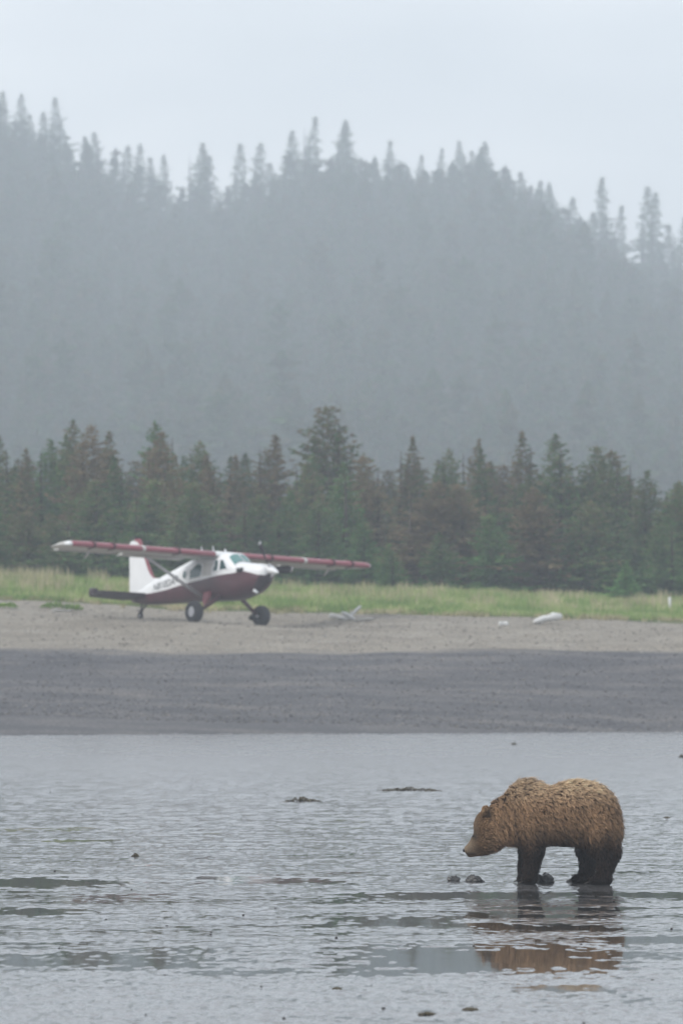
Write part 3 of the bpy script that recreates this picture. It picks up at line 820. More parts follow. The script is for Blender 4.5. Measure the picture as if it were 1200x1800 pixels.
# wings
def airfoil(n=9):
    xs = [0, .012, .05, .12, .25, .42, .62, .82, 1.0]
    up = [0, .035, .068, .095, .11, .10, .072, .036, .003]
    lo = [0, -.022, -.034, -.04, -.042, -.036, -.024, -.012, -.001]
    return xs, up, lo
WX, WZ, CH, INC = -.22, 2.58, 1.62, R(4.0)
def wing_pt(s, y, c, h, ch, lex):
    dx = -c * ch; dz = h * ch
    return (lex + dx * math.cos(INC) + dz * math.sin(INC) * -1 * 0, s * y, WZ + dx * math.sin(INC) + dz + 0.0 * y)
def wing_shell(s, secs, i0, i1, grow=0.0, cap=True):
    xs, up, lo = airfoil(); bm = bmesh.new(); rings = []
    for y, ch, lex in secs:
        loop = [(xs[i], up[i] + grow) for i in range(i1, i0 - 1, -1)] + [(xs[i], lo[i] - grow) for i in range(i0 if i0 > 0 else 1, i1 + 1)]
        if grow: loop = [(c - (grow if c < .1 else 0), h) for c, h in loop]
        rings.append([bm.verts.new(wing_pt(s, y, c, h, ch, lex)) for c, h in loop])
    m_ = len(rings[0])
    for a_, b_ in zip(rings, rings[1:]):
        for i in range(m_): bm.faces.new((a_[i], a_[(i + 1) % m_], b_[(i + 1) % m_], b_[i]))
    bm.faces.new(rings[0]); bm.faces.new(rings[-1])
    return bm
SPAN = 7.36
def sec(y):
    k = max(0, (y - (SPAN - .45)) / .45); tip = math.sqrt(max(0.0, 1 - k * k))
    return (y, CH * (.35 + .65 * tip), WX - CH * (.22 * (1 - tip)))
ysec = [.50, 1.5, 3.0, 4.5, 6.0, 6.85, 7.05, 7.2, 7.3, SPAN]
for s in (-1, 1):
    wg = part('wing', wing_shell(s, [sec(y) for y in ysec], 3, 8), m_lgrey, PLN)
    part('leading_edge', wing_shell(s, [sec(y) for y in ysec[:-2]], 0, 3, 0.002), m_red2, wg)
    part('wing_tip', wing_shell(s, [sec(y) for y in (7.21, 7.3, SPAN)], 0, 3, 0.004), m_white, wg)
    for yb_ in (5.32, 6.25, 2.25):
        part('stall_fence', wing_shell(s, [(yb_ - .045, CH, WX), (yb_ + .045, CH, WX)], 0, 4, 0.022), m_dred, wg, False)
    part('wing_joint', wing_shell(s, [(3.84, CH, WX), (3.98, CH, WX)], 0, 4, 0.007), m_lgrey, wg, False)
    # flap and aileron hang just behind the trailing edge
    for nm, y0, y1, mt in (('flap', .75, 3.7, m_lgrey), ('aileron', 4.0, 6.7, m_lgrey)):
        bm = bmesh.new(); q = []
        dr_ = .06 if nm == 'flap' else .02
        for y in (y0, y1):
            x0_, z0_ = WX - CH * 1.0, WZ - CH * math.sin(INC)
            q.append([bm.verts.new(p) for p in ((x0_ + .10, s * y, z0_ + .0), (x0_ - .02, s * y, z0_ + .02), (x0_ - .36, s * y, z0_ - dr_ - .04), (x0_ + .06, s * y, z0_ - .06))])
        for i in range(4): bm.faces.new((q[0][i], q[0][(i + 1) % 4], q[1][(i + 1) % 4], q[1][i]))
        bm.faces.new(q[0]); bm.faces.new(q[1]); part(nm, bm, mt, wg, False)
    bm = bmesh.new(); tube(bm, (WX - .9, s * 5.8, WZ - .2), (WX - 1.15, s * 5.8, WZ - .42), .045, .03); part('hinge_bracket', bm, m_lgrey, wg)
    bm = bmesh.new(); tube(bm, (-.85, s * .60, 1.00), (-.95, s * 3.25, 2.34), .07, .06, 10, 0.5, Vector((1, 0, 0))); part('wing_strut', bm, m_grey, PLN)
# wing centre section above the cabin
part('wing_centre', wing_shell(1, [(-.52, CH, WX - .02), (.52, CH, WX - .02)], 0, 8), m_white, PLN)

# tail
part('fin', prism([(-3.9, 1.72), (-4.6, 1.4), (-5.3, 1.5), (-5.75, 3.05), (-5.72, 3.26), (-5.44, 3.27), (-5.24, 2.93), (-4.88, 2.30), (-4.52, 1.78), (-4.2, 1.74)], -.045, .045), m_red2, PLN, False)
part('rudder', prism([(-5.88, 1.10), (-6.00, 2.6), (-6.04, 3.02), (-5.96, 3.16), (-5.78, 3.20), (-5.55, 3.14), (-5.36, 2.96), (-5.16, 2.62), (-5.02, 2.40), (-4.86, 2.10), (-4.70, 1.90), (-4.50, 1.76), (-3.8, 1.72), (-4.6, 1.15), (-5.2, 1.08)], -.058, .058), m_white, PLN, False)
for s in (-1, 1):
    st = part('stabilizer', prism([(-4.72, s * .12), (-4.78, s * .5), (-4.92, s * 2.1), (-5.06, s * 2.26), (-5.24, s * 2.3), (-5.28, s * .12)], 1.05, 1.18, 'z'), m_dark, PLN, False)
    el_ = part('elevator', prism([(-5.29, s * .14), (-5.25, s * 2.05), (-5.04, s * 2.10), (-5.06, s * 2.42), (-5.38, s * 2.44), (-5.62, s * 2.2), (-5.75, s * .5), (-5.65, s * .14)], 1.04, 1.14, 'z'), m_dark, st, False)
    for v_ in el_.data.vertices: v_.co.z -= max(0, -5.27 - v_.co.x) * .32
    bm = bmesh.new(); tube(bm, (-5.06, s * 2.34, 1.16), (-5.38, s * 2.34, 1.17), .10, .10, 10, 1.0); part('elevator_horn', bm, m_dark, st)

# landing gear
def wheel(name, loc, r, wd, parent, side=0):
    bm = bmesh.new(); n_ = 28; prof = [(-.5, .52), (-.5, .78), (-.44, .90), (-.30, .975), (-.12, 1.0), (.12, 1.0), (.30, .975), (.44, .90), (.5, .78), (.5, .52)]
    rg = [[bm.verts.new((loc[0] + r * q * math.cos(2 * math.pi * i / n_), loc[1] + wd * p, loc[2] + r * q * math.sin(2 * math.pi * i / n_))) for p, q in prof] for i in range(n_)]
    for i in range(n_):
        a_, b_ = rg[i], rg[(i + 1) % n_]
        for k in range(len(prof) - 1): bm.faces.new((a_[k], a_[k + 1], b_[k + 1], b_[k]))
    wl = bpy.data.objects.new(name, None); COL.objects.link(wl); wl.parent = parent
    part('tyre', bm, m_tyre, wl)
    bm = bmesh.new(); i0, i1 = (-.40 if side <= 0 else .05), (.40 if side >= 0 else -.05)
    tube(bm, (loc[0], loc[1] + wd * i0, loc[2]), (loc[0], loc[1] + wd * i1, loc[2]), r * .50, n=20)
    tube(bm, (loc[0], loc[1] + wd * i0 * 1.15, loc[2]), (loc[0], loc[1] + wd * i1 * 1.15, loc[2]), r * .18, n=12); part('rim', bm, m_rim, wl, False)
    return wl
for s in (-1, 1):
    wl = wheel('wheel', (0, s * 1.62, .38), .395, .36, PLN, s)
    bm = bmesh.new(); tube(bm, (-.30, s * 1.50, .33), (-.48, s * 1.50, .31), .12, .10, 10); tube(bm, (0, s * 1.5, .37), (-.32, s * 1.5, .33), .04); tube(bm, (0, s * 1.47, .38), (0, s * 1.60, .38), .20, n=16); part('brake_unit', bm, m_tyre, wl)
    bm = bmesh.new()
    tube(bm, (.12, s * .50, 1.00), (.0, s * 1.42, .40), .105, .06, 10, 0.5, Vector((1, 0, 0)))
    part('landing_gear_leg', bm, m_red if s > 0 else m_red, PLN)
    bm = bmesh.new(); tube(bm, (0, s * 1.36, .38), (0, s * 1.50, .37), .05); part('axle', bm, m_grey, PLN)
part('gear_fairing', prism([(-.58, 1.14), (-.24, 1.20), (-.28, .98), (-.50, .66), (-.60, .66), (-.64, .95)], -.74, -.62), m_red2, PLN, False)
bm = bmesh.new(); tube(bm, (-.05, .72, .98), (-.06, 1.4, .45), .05, .04); part('gear_brace', bm, m_dark, PLN)
tw = wheel('tail_wheel', (-5.25, 0, .335), .135, .10, PLN)
bm = bmesh.new(); tube(bm, (-5.18, 0, .86), (-5.22, 0, .48), .05, .035); tube(bm, (-5.22, .08, .52), (-5.25, .08, .33), .02); tube(bm, (-5.22, -.08, .52), (-5.25, -.08, .33), .02)
tube(bm, (-5.22, -.09, .50), (-5.22, .09, .50), .03); tube(bm, (-4.85, 0, .78), (-5.2, 0, .50), .035, .03)
part('tail_wheel_leg', bm, m_dark, PLN)

# nose: chin intake, exhausts, propeller
bm = bmesh.new(); tube(bm, (1.95, 0, 1.58), (2.34, 0, 1.72), .20, .17, 14); part('chin_intake', bm, m_dark, PLN)
for s in (-1, 1):
    bm = bmesh.new(); tube(bm, (1.30, s * .42, 2.02), (1.12, s * .60, 1.98), .075, .07, 12); part('exhaust_pipe', bm, m_tyre, PLN)
HUB = Vector((2.34, 0, 2.04))
bm = bmesh.new(); tube(bm, HUB - Vector((.10, 0, 0)), HUB + Vector((.10, 0, -.01)), .16, .16, 16)
prp = part('propeller', bm, m_red, PLN)
bm = bmesh.new(); prev = None
for t in np.linspace(0, 1, 8):
    r_ = .20 * max(1e-3, 1 - t) ** .72; x_ = HUB.x - .02 + .56 * t
    rg = [bm.verts.new((x_, r_ * math.cos(2 * math.pi * i / 16), HUB.z - .14 * t + r_ * math.sin(2 * math.pi * i / 16))) for i in range(16)]
    if prev:
        for i in range(16): bm.faces.new((prev[i], prev[(i + 1) % 16], rg[(i + 1) % 16], rg[i]))
    prev = rg
bm.faces.new(prev); part('spinner', bm, m_white, prp)
for ang in (119, 234, 2):
    a_ = R(ang); rad = Vector((0, math.cos(a_), math.sin(a_))); tan_ = Vector((0, -math.sin(a_), math.cos(a_))); fw = Vector((1, 0, 0))
    def blade(r0, r1, n_=6):
        bm = bmesh.new(); rings = []
        for k in range(n_ + 1):
            t = r0 + (r1 - r0) * k / n_
            tw_ = R(62 - 42 * t / 1.1); cw = (.15 + .04 * math.sin(math.pi * min(1, t / 1.05))) * (1 if t < 1.02 else .7)
            cdir = tan_ * math.cos(tw_) + fw * math.sin(tw_); nd = -tan_ * math.sin(tw_) + fw * math.cos(tw_)
            c0 = HUB + rad * t
            rings.append([bm.verts.new(c0 + cdir * cw * a1 + nd * .016 * b1) for a1, b1 in ((-1, 0), (-.3, 1), (.5, .8), (1, 0), (.5, -.5), (-.3, -.5))])
        for q0, q1 in zip(rings, rings[1:]):
            for i in range(6): bm.faces.new((q0[i], q0[(i + 1) % 6], q1[(i + 1) % 6], q1[i]))
        bm.faces.new(rings[0]); bm.faces.new(rings[-1]); return bm
    bl = part('propeller_blade', blade(.14, 1.02), m_prop, prp)
    tp_ = part('blade_tip', blade(1.021, 1.12, 3), m_white if ang == 234 else m_grey, prp)
# roof antennas, tail beacon
for x_, y_, l_ in ((-.95, .0, .34), (-.30, .1, .20), (.0, -.2, .22), (-1.2, -.35, .3)):
    bm = bmesh.new(); tube(bm, (x_, y_, 2.60), (x_ - .10, y_, 2.60 + l_), .022, .012); part('antenna', bm, m_white, PLN)

# ================================================================= BEAR
BM_X0 = 0.0
def ell(P, c, r, ty=0.0):
    q = P - np.array(c)
    if ty:
        cs, sn = math.cos(ty), math.sin(ty)
        q = np.stack([q[..., 0] * cs + q[..., 2] * sn, q[..., 1], -q[..., 0] * sn + q[..., 2] * cs], -1)
    r = np.array(r); k0 = np.linalg.norm(q / r, axis=-1); k1 = np.linalg.norm(q / (r * r), axis=-1)
    return k0 * (k0 - 1) / np.maximum(k1, 1e-6)
def cone(P, a, b, ra, rb):
    a = np.array(a); b = np.array(b); ab = b - a
    t = np.clip(((P - a) @ ab) / (ab @ ab), 0, 1)
    return np.linalg.norm(P - a - t[..., None] * ab, axis=-1) - (ra + (rb - ra) * t)
def smin(a, b, k):
    h = np.clip(0.5 + 0.5 * (b - a) / k, 0, 1)
    return b * (1 - h) + a * h - k * h * (1 - h)
def bear_sdf(P):
    S = 0.0
    d = ell(P, (1.49, 0, .90), (.485, .345, .405))                              # rump
    d = smin(d, ell(P, (1.10, 0, .86), (.62, .325, .350)), .10)               # barrel
    d = smin(d, ell(P, (.84, 0, .985), (.29, .235, .335)), .10)               # hump
    d = smin(d, ell(P, (.80, 0, .78), (.27, .26, .30)), .08)                  # chest
    for s in (-1, 1):
        d = smin(d, ell(P, (.91, s * .17, .76), (.22, .13, .33)), .07)        # shoulder blades
        d = smin(d, ell(P, (1.76, s * .18, .68), (.245, .155, .36)), .08)     # thighs
    d = smin(d, ell(P, (.55, 0, .79), (.26, .205, .29), .35), .10)            # neck
    d = smin(d, ell(P, (.34, 0, .70), (.19, .175, .245), .25), .06)           # skull
    d = smin(d, ell(P, (.31, 0, .535), (.20, .15, .155)), .05)                 # cheeks / jaw
    d = smin(d, cone(P, (.27, 0, .545), (.085, 0, .435), .125, .062), .04)    # muzzle
    d = smin(d, cone(P, (.28, 0, .45), (.105, 0, .385), .095, .05), .02)     # lower jaw
    # legs
    for pts in (
        [((.88, -.18, .66), .19), ((.925, -.195, .42), .125), ((.895, -.195, .20), .092), ((.880, -.195, .09), .090)],
        [((.90, .19, .66), .16), ((.84, .19, .40), .125), ((.80, .19, .20), .095), ((.80, .19, .09), .09)],
        [((1.78, -.19, .62), .21), ((1.875, -.195, .40), .145), ((1.845, -.195, .24), .100), ((1.80, -.195, .10), .090)],
        [((1.64, .19, .62), .20), ((1.585, .19, .42), .140), ((1.585, .19, .24), .096), ((1.555, .19, .10), .086)]):
        for (a_, ra), (b_, rb) in zip(pts, pts[1:]):
            d = smin(d, cone(P, a_, b_, ra, rb), .035)
    for (hx, hy, tx) in ((.90, -.195, .80), (.81, .19, .71), (1.85, -.195, 1.64), (1.62, .19, 1.40)):
        d = smin(d, cone(P, (hx, hy, .055), (tx + .03, hy, .045), .075, .062), .03)
        for k in range(4):
            oy = (k - 1.5) * .042
            d = smin(d, cone(P, (tx + .05, hy + oy, .05), (tx - .02 + abs(oy) * .4, hy + oy * 1.15, .032), .033, .024), .012)
    for s in (-1, 1):
        d = smin(d, ell(P, (.290, s * .145, .925), (.034, .05, .085), -.1), .012)   # ears
    return d
# surface nets
h_ = 0.0165
x_ = np.arange(-.06, 2.20, h_); y_ = np.arange(-.44, .45, h_); z_ = np.arange(-.04, 1.42, h_)
G = np.stack(np.meshgrid(x_, y_, z_, indexing='ij'), -1)
S = bear_sdf(G.reshape(-1, 3)).reshape(G.shape[:3])
nx, ny, nz_ = S.shape
ins = S < 0
c8 = np.stack([ins[i:nx - 1 + i, j:ny - 1 + j, k:nz_ - 1 + k] for i in (0, 1) for j in (0, 1) for k in (0, 1)], -1)
mixed = c8.any(-1) & ~c8.all(-1)
idx = -np.ones(mixed.shape, dtype=np.int64); idx[mixed] = np.arange(mixed.sum())
acc = np.zeros(mixed.shape + (3,)); cn = np.zeros(mixed.shape)
offs = [(i, j, k) for i in (0, 1) for j in (0, 1) for k in (0, 1)]
def sl(o): return (slice(o[0], nx - 1 + o[0]), slice(o[1], ny - 1 + o[1]), slice(o[2], nz_ - 1 + o[2]))
for ax in range(3):
    for o in offs:
        if o[ax]: continue
        o2 = list(o); o2[ax] = 1
        s0 = S[sl(o)]; s1 = S[sl(o2)]
        cr_ = (s0 < 0) != (s1 < 0)
        t = np.where(cr_, s0 / np.where(cr_, s0 - s1, 1), 0)
        base = np.array(o, float)
        for q in range(3):
            acc[..., q] += np.where(cr_, base[q] + (t if q == ax else 0), 0)
        cn += cr_
ii = np.argwhere(mixed)
BV = (acc[mixed] / cn[mixed][:, None] + ii) * h_ + np.array([x_[0], y_[0], z_[0]])
quads = []
for ax in range(3):
    u, v2 = [(1, 2), (2, 0), (0, 1)][ax]
    a0 = [slice(1, None)] * 3; a0[ax] = slice(0, -1)
    I = np.argwhere((ins[:-1, :-1, :-1] if False else np.ones((1,))) != 0) if False else None
    sh = [nx, ny, nz_]
    g = np.stack(np.meshgrid(*[np.arange(1, sh[q] - 1) if q != ax else np.arange(0, sh[q] - 1) for q in range(3)], indexing='ij'), -1).reshape(-1, 3)
    g2 = g.copy(); g2[:, ax] += 1
    A0 = ins[tuple(g.T)]; A1 = ins[tuple(g2.T)]
    m_ = A0 != A1
    g = g[m_]; A0 = A0[m_]
    eu = np.zeros(3, int); eu[u] = 1; ev = np.zeros(3, int); ev[v2] = 1
    q = np.stack([idx[tuple((g - eu - ev).T)], idx[tuple((g - ev).T)], idx[tuple(g.T)], idx[tuple((g - eu).T)]], -1)
    q[~A0] = q[~A0][:, ::-1]
    quads.append(q)
BQ = np.concatenate(quads)
# a touch of smoothing
for _ in range(2):
    sm = np.zeros_like(BV); ct = np.zeros(len(BV))
    for a_, b_ in ((0, 1), (1, 2), (2, 3), (3, 0)):
        np.add.at(sm, BQ[:, a_], BV[BQ[:, b_]]); np.add.at(ct, BQ[:, a_], 1)
        np.add.at(sm, BQ[:, b_], BV[BQ[:, a_]]); np.add.at(ct, BQ[:, b_], 1)
    BV = BV * .5 + sm / ct[:, None] * .5

def bear_col(P):
    """fur colour by where it grows: pale back, brown flanks, near-black legs, tan muzzle"""
    x, y, z = P[:, 0], P[:, 1], P[:, 2]
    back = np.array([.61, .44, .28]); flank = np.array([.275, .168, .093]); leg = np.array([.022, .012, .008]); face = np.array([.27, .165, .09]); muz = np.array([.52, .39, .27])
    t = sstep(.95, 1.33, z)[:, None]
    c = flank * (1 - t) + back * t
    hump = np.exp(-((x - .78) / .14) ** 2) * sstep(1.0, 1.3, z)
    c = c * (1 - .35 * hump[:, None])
    hd = (1 - sstep(.38, .55, x))[:, None]; c = c * (1 - hd) + face * hd
    mz = (1 - sstep(.10, .24, x))[:, None] * sstep(.36, .42, z)[:, None]; c = c * (1 - mz) + muz * mz
    eye = np.exp(-(((x - .165) / .055) ** 2 + ((z - .605) / .05) ** 2))[:, None]; c = c * (1 - .72 * eye)
    lip = np.exp(-(((x - .11) / .08) ** 2 + ((z - .385) / .022) ** 2))[:, None]; c = c * (1 - .6 * lip)
    nk = np.exp(-(((x - .36) / .035) ** 2 + ((z - .88) / .07) ** 2))[:, None]; c = c * (1 - .5 * nk)
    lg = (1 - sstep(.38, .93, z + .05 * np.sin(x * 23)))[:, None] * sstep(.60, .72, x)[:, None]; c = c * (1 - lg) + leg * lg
    ear = np.exp(-(((x - .28) / .035) ** 2 + ((z - .95) / .06) ** 2))[:, None]; c = c * (1 + .9 * ear)
    return c
def set_color(me, name, C):
    at = me.color_attributes.new(name, 'FLOAT_COLOR', 'POINT')
    at.data.foreach_set('color', np.concatenate([C, np.ones((len(C), 1))], 1).astype(np.float32).ravel())
def mat_attr(name, attr, rough, spec):
    m = mat_new(name, (0.2, 0.15, 0.1), rough, spec)
    a = m.node_tree.nodes.new('ShaderNodeAttribute'); a.attribute_name = attr
    setin(m, 'Base Color', a.outputs['Color']); return m
m_skin = mat_attr('bear_underfur', 'fur', 0.95, 0.1)
m_fur = mat_attr('bear_fur', 'fur', 0.7, 0.12)
m_nose = mat_new('wet_black_nose', (0.012, 0.011, 0.012), 0.3, 0.5)
m_eye = mat_new('dark_eye', (0.01, 0.007, 0.005), 0.1, 0.6)
m_claw = mat_new('horn_claw', (0.03, 0.024, 0.018), 0.4, 0.4)

bear = bpy.data.objects.new('brown_bear', None); COL.objects.link(bear)
tag(bear, 'brown bear standing on the wet mudflat, head lowered to the left', 'bear')
BD = 72.3
bear.location = Vector(((812 - 600) / 10000 * BD - .005, BD, 0.012))
bear.rotation_euler = (0, 0, R(-7)); bear.scale = (1, 1, .985)
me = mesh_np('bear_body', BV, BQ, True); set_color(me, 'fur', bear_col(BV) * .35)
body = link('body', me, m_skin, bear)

# fur: clumped strands
nrm = np.zeros(len(BV) * 3, dtype=np.float32); me.vertices.foreach_get('normal', nrm) if False else None
me.update()
vn = np.array([v_.normal[:] for v_ in me.vertices])
P0, P1, P2, P3 = (BV[BQ[:, k]] for k in range(4))
area = .5 * np.linalg.norm(np.cross(P2 - P0, P3 - P1), axis=1)
def fur_sample(n_, r_):
    fi = r_.choice(len(BQ), n_, p=area / area.sum())
    u_, v_ = r_.uniform(0, 1, (2, n_, 1))
    w4 = [(1 - u_) * (1 - v_), u_ * (1 - v_), u_ * v_, (1 - u_) * v_]
    P = sum(w4[k] * BV[BQ[fi, k]] for k in range(4)); N = sum(w4[k] * vn[BQ[fi, k]] for k in range(4))
    return P, N / np.linalg.norm(N, axis=1)[:, None]
def fur_dir(P, N):
    x, z = P[:, 0], P[:, 2]
    down = 1 - sstep(.95, 1.3, z) * .8
    fl = np.stack([np.where(z < .45, .25, .8), np.zeros(len(P)), -1.1 * down], -1)
    hd = (1 - sstep(.3, .5, x))[:, None]
    fl = fl * (1 - hd) + np.array([.9, 0, .25]) * hd
    rump = sstep(1.75, 1.95, x)[:, None]; fl = fl * (1 - rump) + np.array([.35, 0, -1.0]) * rump
    fl = fl - N * (fl * N).sum(1)[:, None]
    fl /= np.linalg.norm(fl, axis=1)[:, None] + 1e-6
    return fl
def fur_len(P):
    x, z = P[:, 0], P[:, 2]
    L = .034 + .042 * sstep(.35, .7, z)
    L = np.where(x < .5, .012 + (L - .012) * sstep(.20, .5, x), L)
    L = np.where(x < .16, .009, L)
    L = np.where((x < .37) & (z > .84), np.minimum(L, .013), L)
    L *= sstep(.02, .12, z) * .85 + .15
    return L
rf = np.random.default_rng(3)
CP, CN = fur_sample(12500, rf)
kd = kdtree.KDTree(len(CP))
for i, p in enumerate(CP): kd.insert(p, i)
kd.balance()
NS = 130000
SP, SN = fur_sample(NS, rf)
ci = np.array([kd.find(p)[1] for p in SP])
L = fur_len(SP) * rf.uniform(.75, 1.25, NS) * (1 + .25 * rf.normal(0, 1, len(CP)))[ci].clip(.5, 1.6)
FD = fur_dir(SP, SN)
jit = rf.normal(0, .10, (NS, 3)); cj = rf.normal(0, .22, (len(CP), 3))[ci]
dirn = SN * .55 + FD * 1.0 + jit + cj
dirn /= np.linalg.norm(dirn, axis=1)[:, None]
toC = (CP[ci] - SP); toC -= SN * (toC * SN).sum(1)[:, None]
tipp = SP + dirn * L[:, None] + toC * .42
midp = SP + (SN * .8 + FD * .55 + jit * .5) / 1.0 * (L * .5)[:, None] + toC * .28
wv_ = np.cross(FD, SN) + rf.normal(0, .35, (NS, 3)); wv_ /= np.linalg.norm(wv_, axis=1)[:, None]
wd_ = .0022 * np.minimum(1, L / .03)[:, None]
FV = np.zeros((NS, 5, 3))
FV[:, 0] = SP - wv_ * wd_ - SN * .003; FV[:, 1] = SP + wv_ * wd_ - SN * .003
FV[:, 2] = midp + wv_ * wd_ * .9; FV[:, 3] = midp - wv_ * wd_ * .9; FV[:, 4] = tipp
b_ = (np.arange(NS) * 5)[:, None]
FFc = np.concatenate([b_ + np.array([[0, 1, 2]]), b_ + np.array([[0, 2, 3]]), b_ + np.array([[3, 2, 4]])], 0)
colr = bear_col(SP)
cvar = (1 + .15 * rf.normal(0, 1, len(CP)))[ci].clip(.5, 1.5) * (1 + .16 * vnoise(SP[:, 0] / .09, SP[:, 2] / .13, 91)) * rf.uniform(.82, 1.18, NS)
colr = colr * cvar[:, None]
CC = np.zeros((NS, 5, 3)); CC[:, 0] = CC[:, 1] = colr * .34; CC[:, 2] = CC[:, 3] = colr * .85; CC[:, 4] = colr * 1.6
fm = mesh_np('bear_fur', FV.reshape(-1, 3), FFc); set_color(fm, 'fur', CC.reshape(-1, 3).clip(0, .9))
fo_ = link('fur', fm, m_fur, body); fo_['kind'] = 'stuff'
# nose, eyes, claws, mouth
def blob(name, c, r, mat, parent, ty=0.0, seg=12):
    bm = bmesh.new(); bmesh.ops.create_uvsphere(bm, u_segments=seg, v_segments=8, radius=1)
    M_ = Matrix.Translation(c) @ Matrix.Rotation(ty, 4, 'Y') @ Matrix.Diagonal((*r, 1))
    bmesh.ops.transform(bm, matrix=M_, verts=bm.verts)
    return part(name, bm, mat, parent)
blob('nose', (.030, 0, .425), (.026, .036, .027), m_nose, bear, .4)
for s in (-1, 1): blob('eye', (.150, s * .118, .612), (.013, .008, .012), m_eye, bear)
bm = bmesh.new(); tube(bm, (.052, 0, .392), (.16, 0, .400), .008, .006, 8); 
part('mouth', bm, m_nose, bear)
for (hy, tx) in ((-.195, .80), (.19, .71), (-.195, 1.64), (.19, 1.40)):
    for k in range(4):
        oy = (k - 1.5) * .042
        bm = bmesh.new(); tube(bm, (tx - .03 + abs(oy) * .4, hy + oy * 1.15, .038), (tx - .085 + abs(oy) * .4, hy + oy * 1.2, .012), .009, .002, 6)
        part('claw', bm, m_claw, bear)

# ================================================================= MUD CLODS, WEED, DRIFTWOOD
m_clod = mat_new('dark_wet_mud_clod', (0.045, 0.043, 0.043), 0.35, 0.5)
v = objvec(m_clod); n = noise_node(m_clod, 25, 4, v)
setin(m_clod, 'Base Color', ramp(m_clod, n.outputs['Fac'], [(0.3, (0.008, 0.008, 0.008)), (0.7, (0.05, 0.047, 0.046))]))
bump(m_clod, n.outputs['Fac'], 0.6, 0.01)
m_weed = mat_new('brown_seaweed', (0.06, 0.048, 0.026), 0.55, 0.4)
v = objvec(m_weed); n = noise_node(m_weed, 18, 4, v)
setin(m_weed, 'Base Color', ramp(m_weed, n.outputs['Fac'], [(0.3, (0.03, 0.022, 0.014)), (0.7, (0.10, 0.085, 0.045))]))
CV, CF = ico(4)
def lump(name, px, py, wpx, hpx, mat, label, cat, group=None, seed=1, depth=.7, rough=.3, grass=False):
    D = d_of(py); x = (px - 600) / 10000 * D
    wm, hm = wpx / 10000 * D, hpx / 10000 * D
    r_ = np.random.default_rng(seed)
    V = CV.copy(); d = np.zeros(len(V))
    for fq, am in ((1.3, .5), (2.6, .4), (5.5, .34), (11, .2)):
        o = r_.uniform(0, 50, 3)
        d += am * vnoise(V[:, 0] * fq + V[:, 2] * fq * .7 + o[0], V[:, 1] * fq - V[:, 2] * fq * .8 + o[1], seed)
    V = V * (1 + rough * d * 1.6)[:, None]
    V[:, 2] = np.where(V[:, 2] > 0, V[:, 2], V[:, 2] * .3)
    V *= np.array([wm / 2, wm / 2 * depth, hm * .8])
    return tag(link(name, mesh_np(name, V, CF, True), mat, loc=(x, D, 0.008)), label, cat, group)
lump('mud_clod', 797, 1549, 22, 9, m_clod, 'small dark mud clod left of the pair in front of the bear', 'mud clod', seed=11, rough=.5)
lump('mud_clod', 832, 1550, 26, 11, m_clod, 'larger dark mud clod, right one of the pair in front of the bear', 'mud clod', seed=12, rough=.5)
lump('mud_mound', 956, 1552, 38, 20, m_clod, 'grey pile of dug mud right behind the front paw', 'mud mound', seed=13, rough=.4)
lump('mud_clod', 1010, 1551, 30, 6, m_clod, 'flat dark mud lump at the hind paw of the bear', 'mud clod', seed=15, rough=.5)
def weed(px, py, wpx, hpx, label, seed, mat=m_weed):
    """a heap of flattened ribbons lying over a low lump"""
    D = d_of(py); x = (px - 600) / 10000 * D; wm, hm = wpx / 10000 * D, hpx / 10000 * D
    r_ = np.random.default_rng(seed); bm = bmesh.new()
    for k in range(46):
        cx, cy = r_.uniform(-.5, .5) * wm, r_.normal(0, .16) * wm
        hh_ = hm * max(.12, (1 - (2 * abs(cx) / wm) ** 2)) * r_.uniform(.25, 1)
        a_ = r_.uniform(0, 6.28); l_ = wm * r_.uniform(.06, .16); w_ = .012 + .02 * r_.uniform()
        p0 = Vector((cx - l_ * math.cos(a_), cy - l_ * math.sin(a_), -.01)); p1 = Vector((cx, cy, hh_)); p2 = Vector((cx + l_ * math.cos(a_), cy + l_ * math.sin(a_), r_.uniform(0, .4) * hm))
        tube(bm, p0, p1, w_, w_ * .8, 5, .5); tube(bm, p1, p2, w_ * .8, w_ * .3, 5, .5)
    return tag(link('seaweed_clump', bm_mesh(bm, 'seaweed', True), mat, loc=(x, D, 0.012)), label, 'seaweed', 'seaweed left on the mudflat')
weed(532, 1410, 60, 9, 'low brown seaweed clump on the mud below the plane, left of the longer strip', 1)
weed(722, 1391, 100, 8, 'long thin strip of dark seaweed on the mud, up and left of the bear', 2)
weed(902, 1310, 10, 5, 'tiny dark seaweed scrap near the foot of the beach above the bear', 3)
weed(1197, 1332, 9, 6, 'tiny dark seaweed scrap at the right edge near the beach', 4)
weed(239, 1506, 10, 6, 'tiny black seaweed scrap alone on the left half of the mud', 5)
weed(826, 1776, 24, 3, 'brown seaweed scrap at the bottom edge below the bear reflection', 6)
weed(750, 1784, 26, 3, 'olive seaweed scrap at the bottom edge of the photo, centre right', 7)
weed(592, 1740, 12, 4, 'small rust coloured seaweed scrap near the bottom centre', 8)
weed(1170, 1440, 14, 4, 'small dark seaweed scrap right of the bear rump', 9)
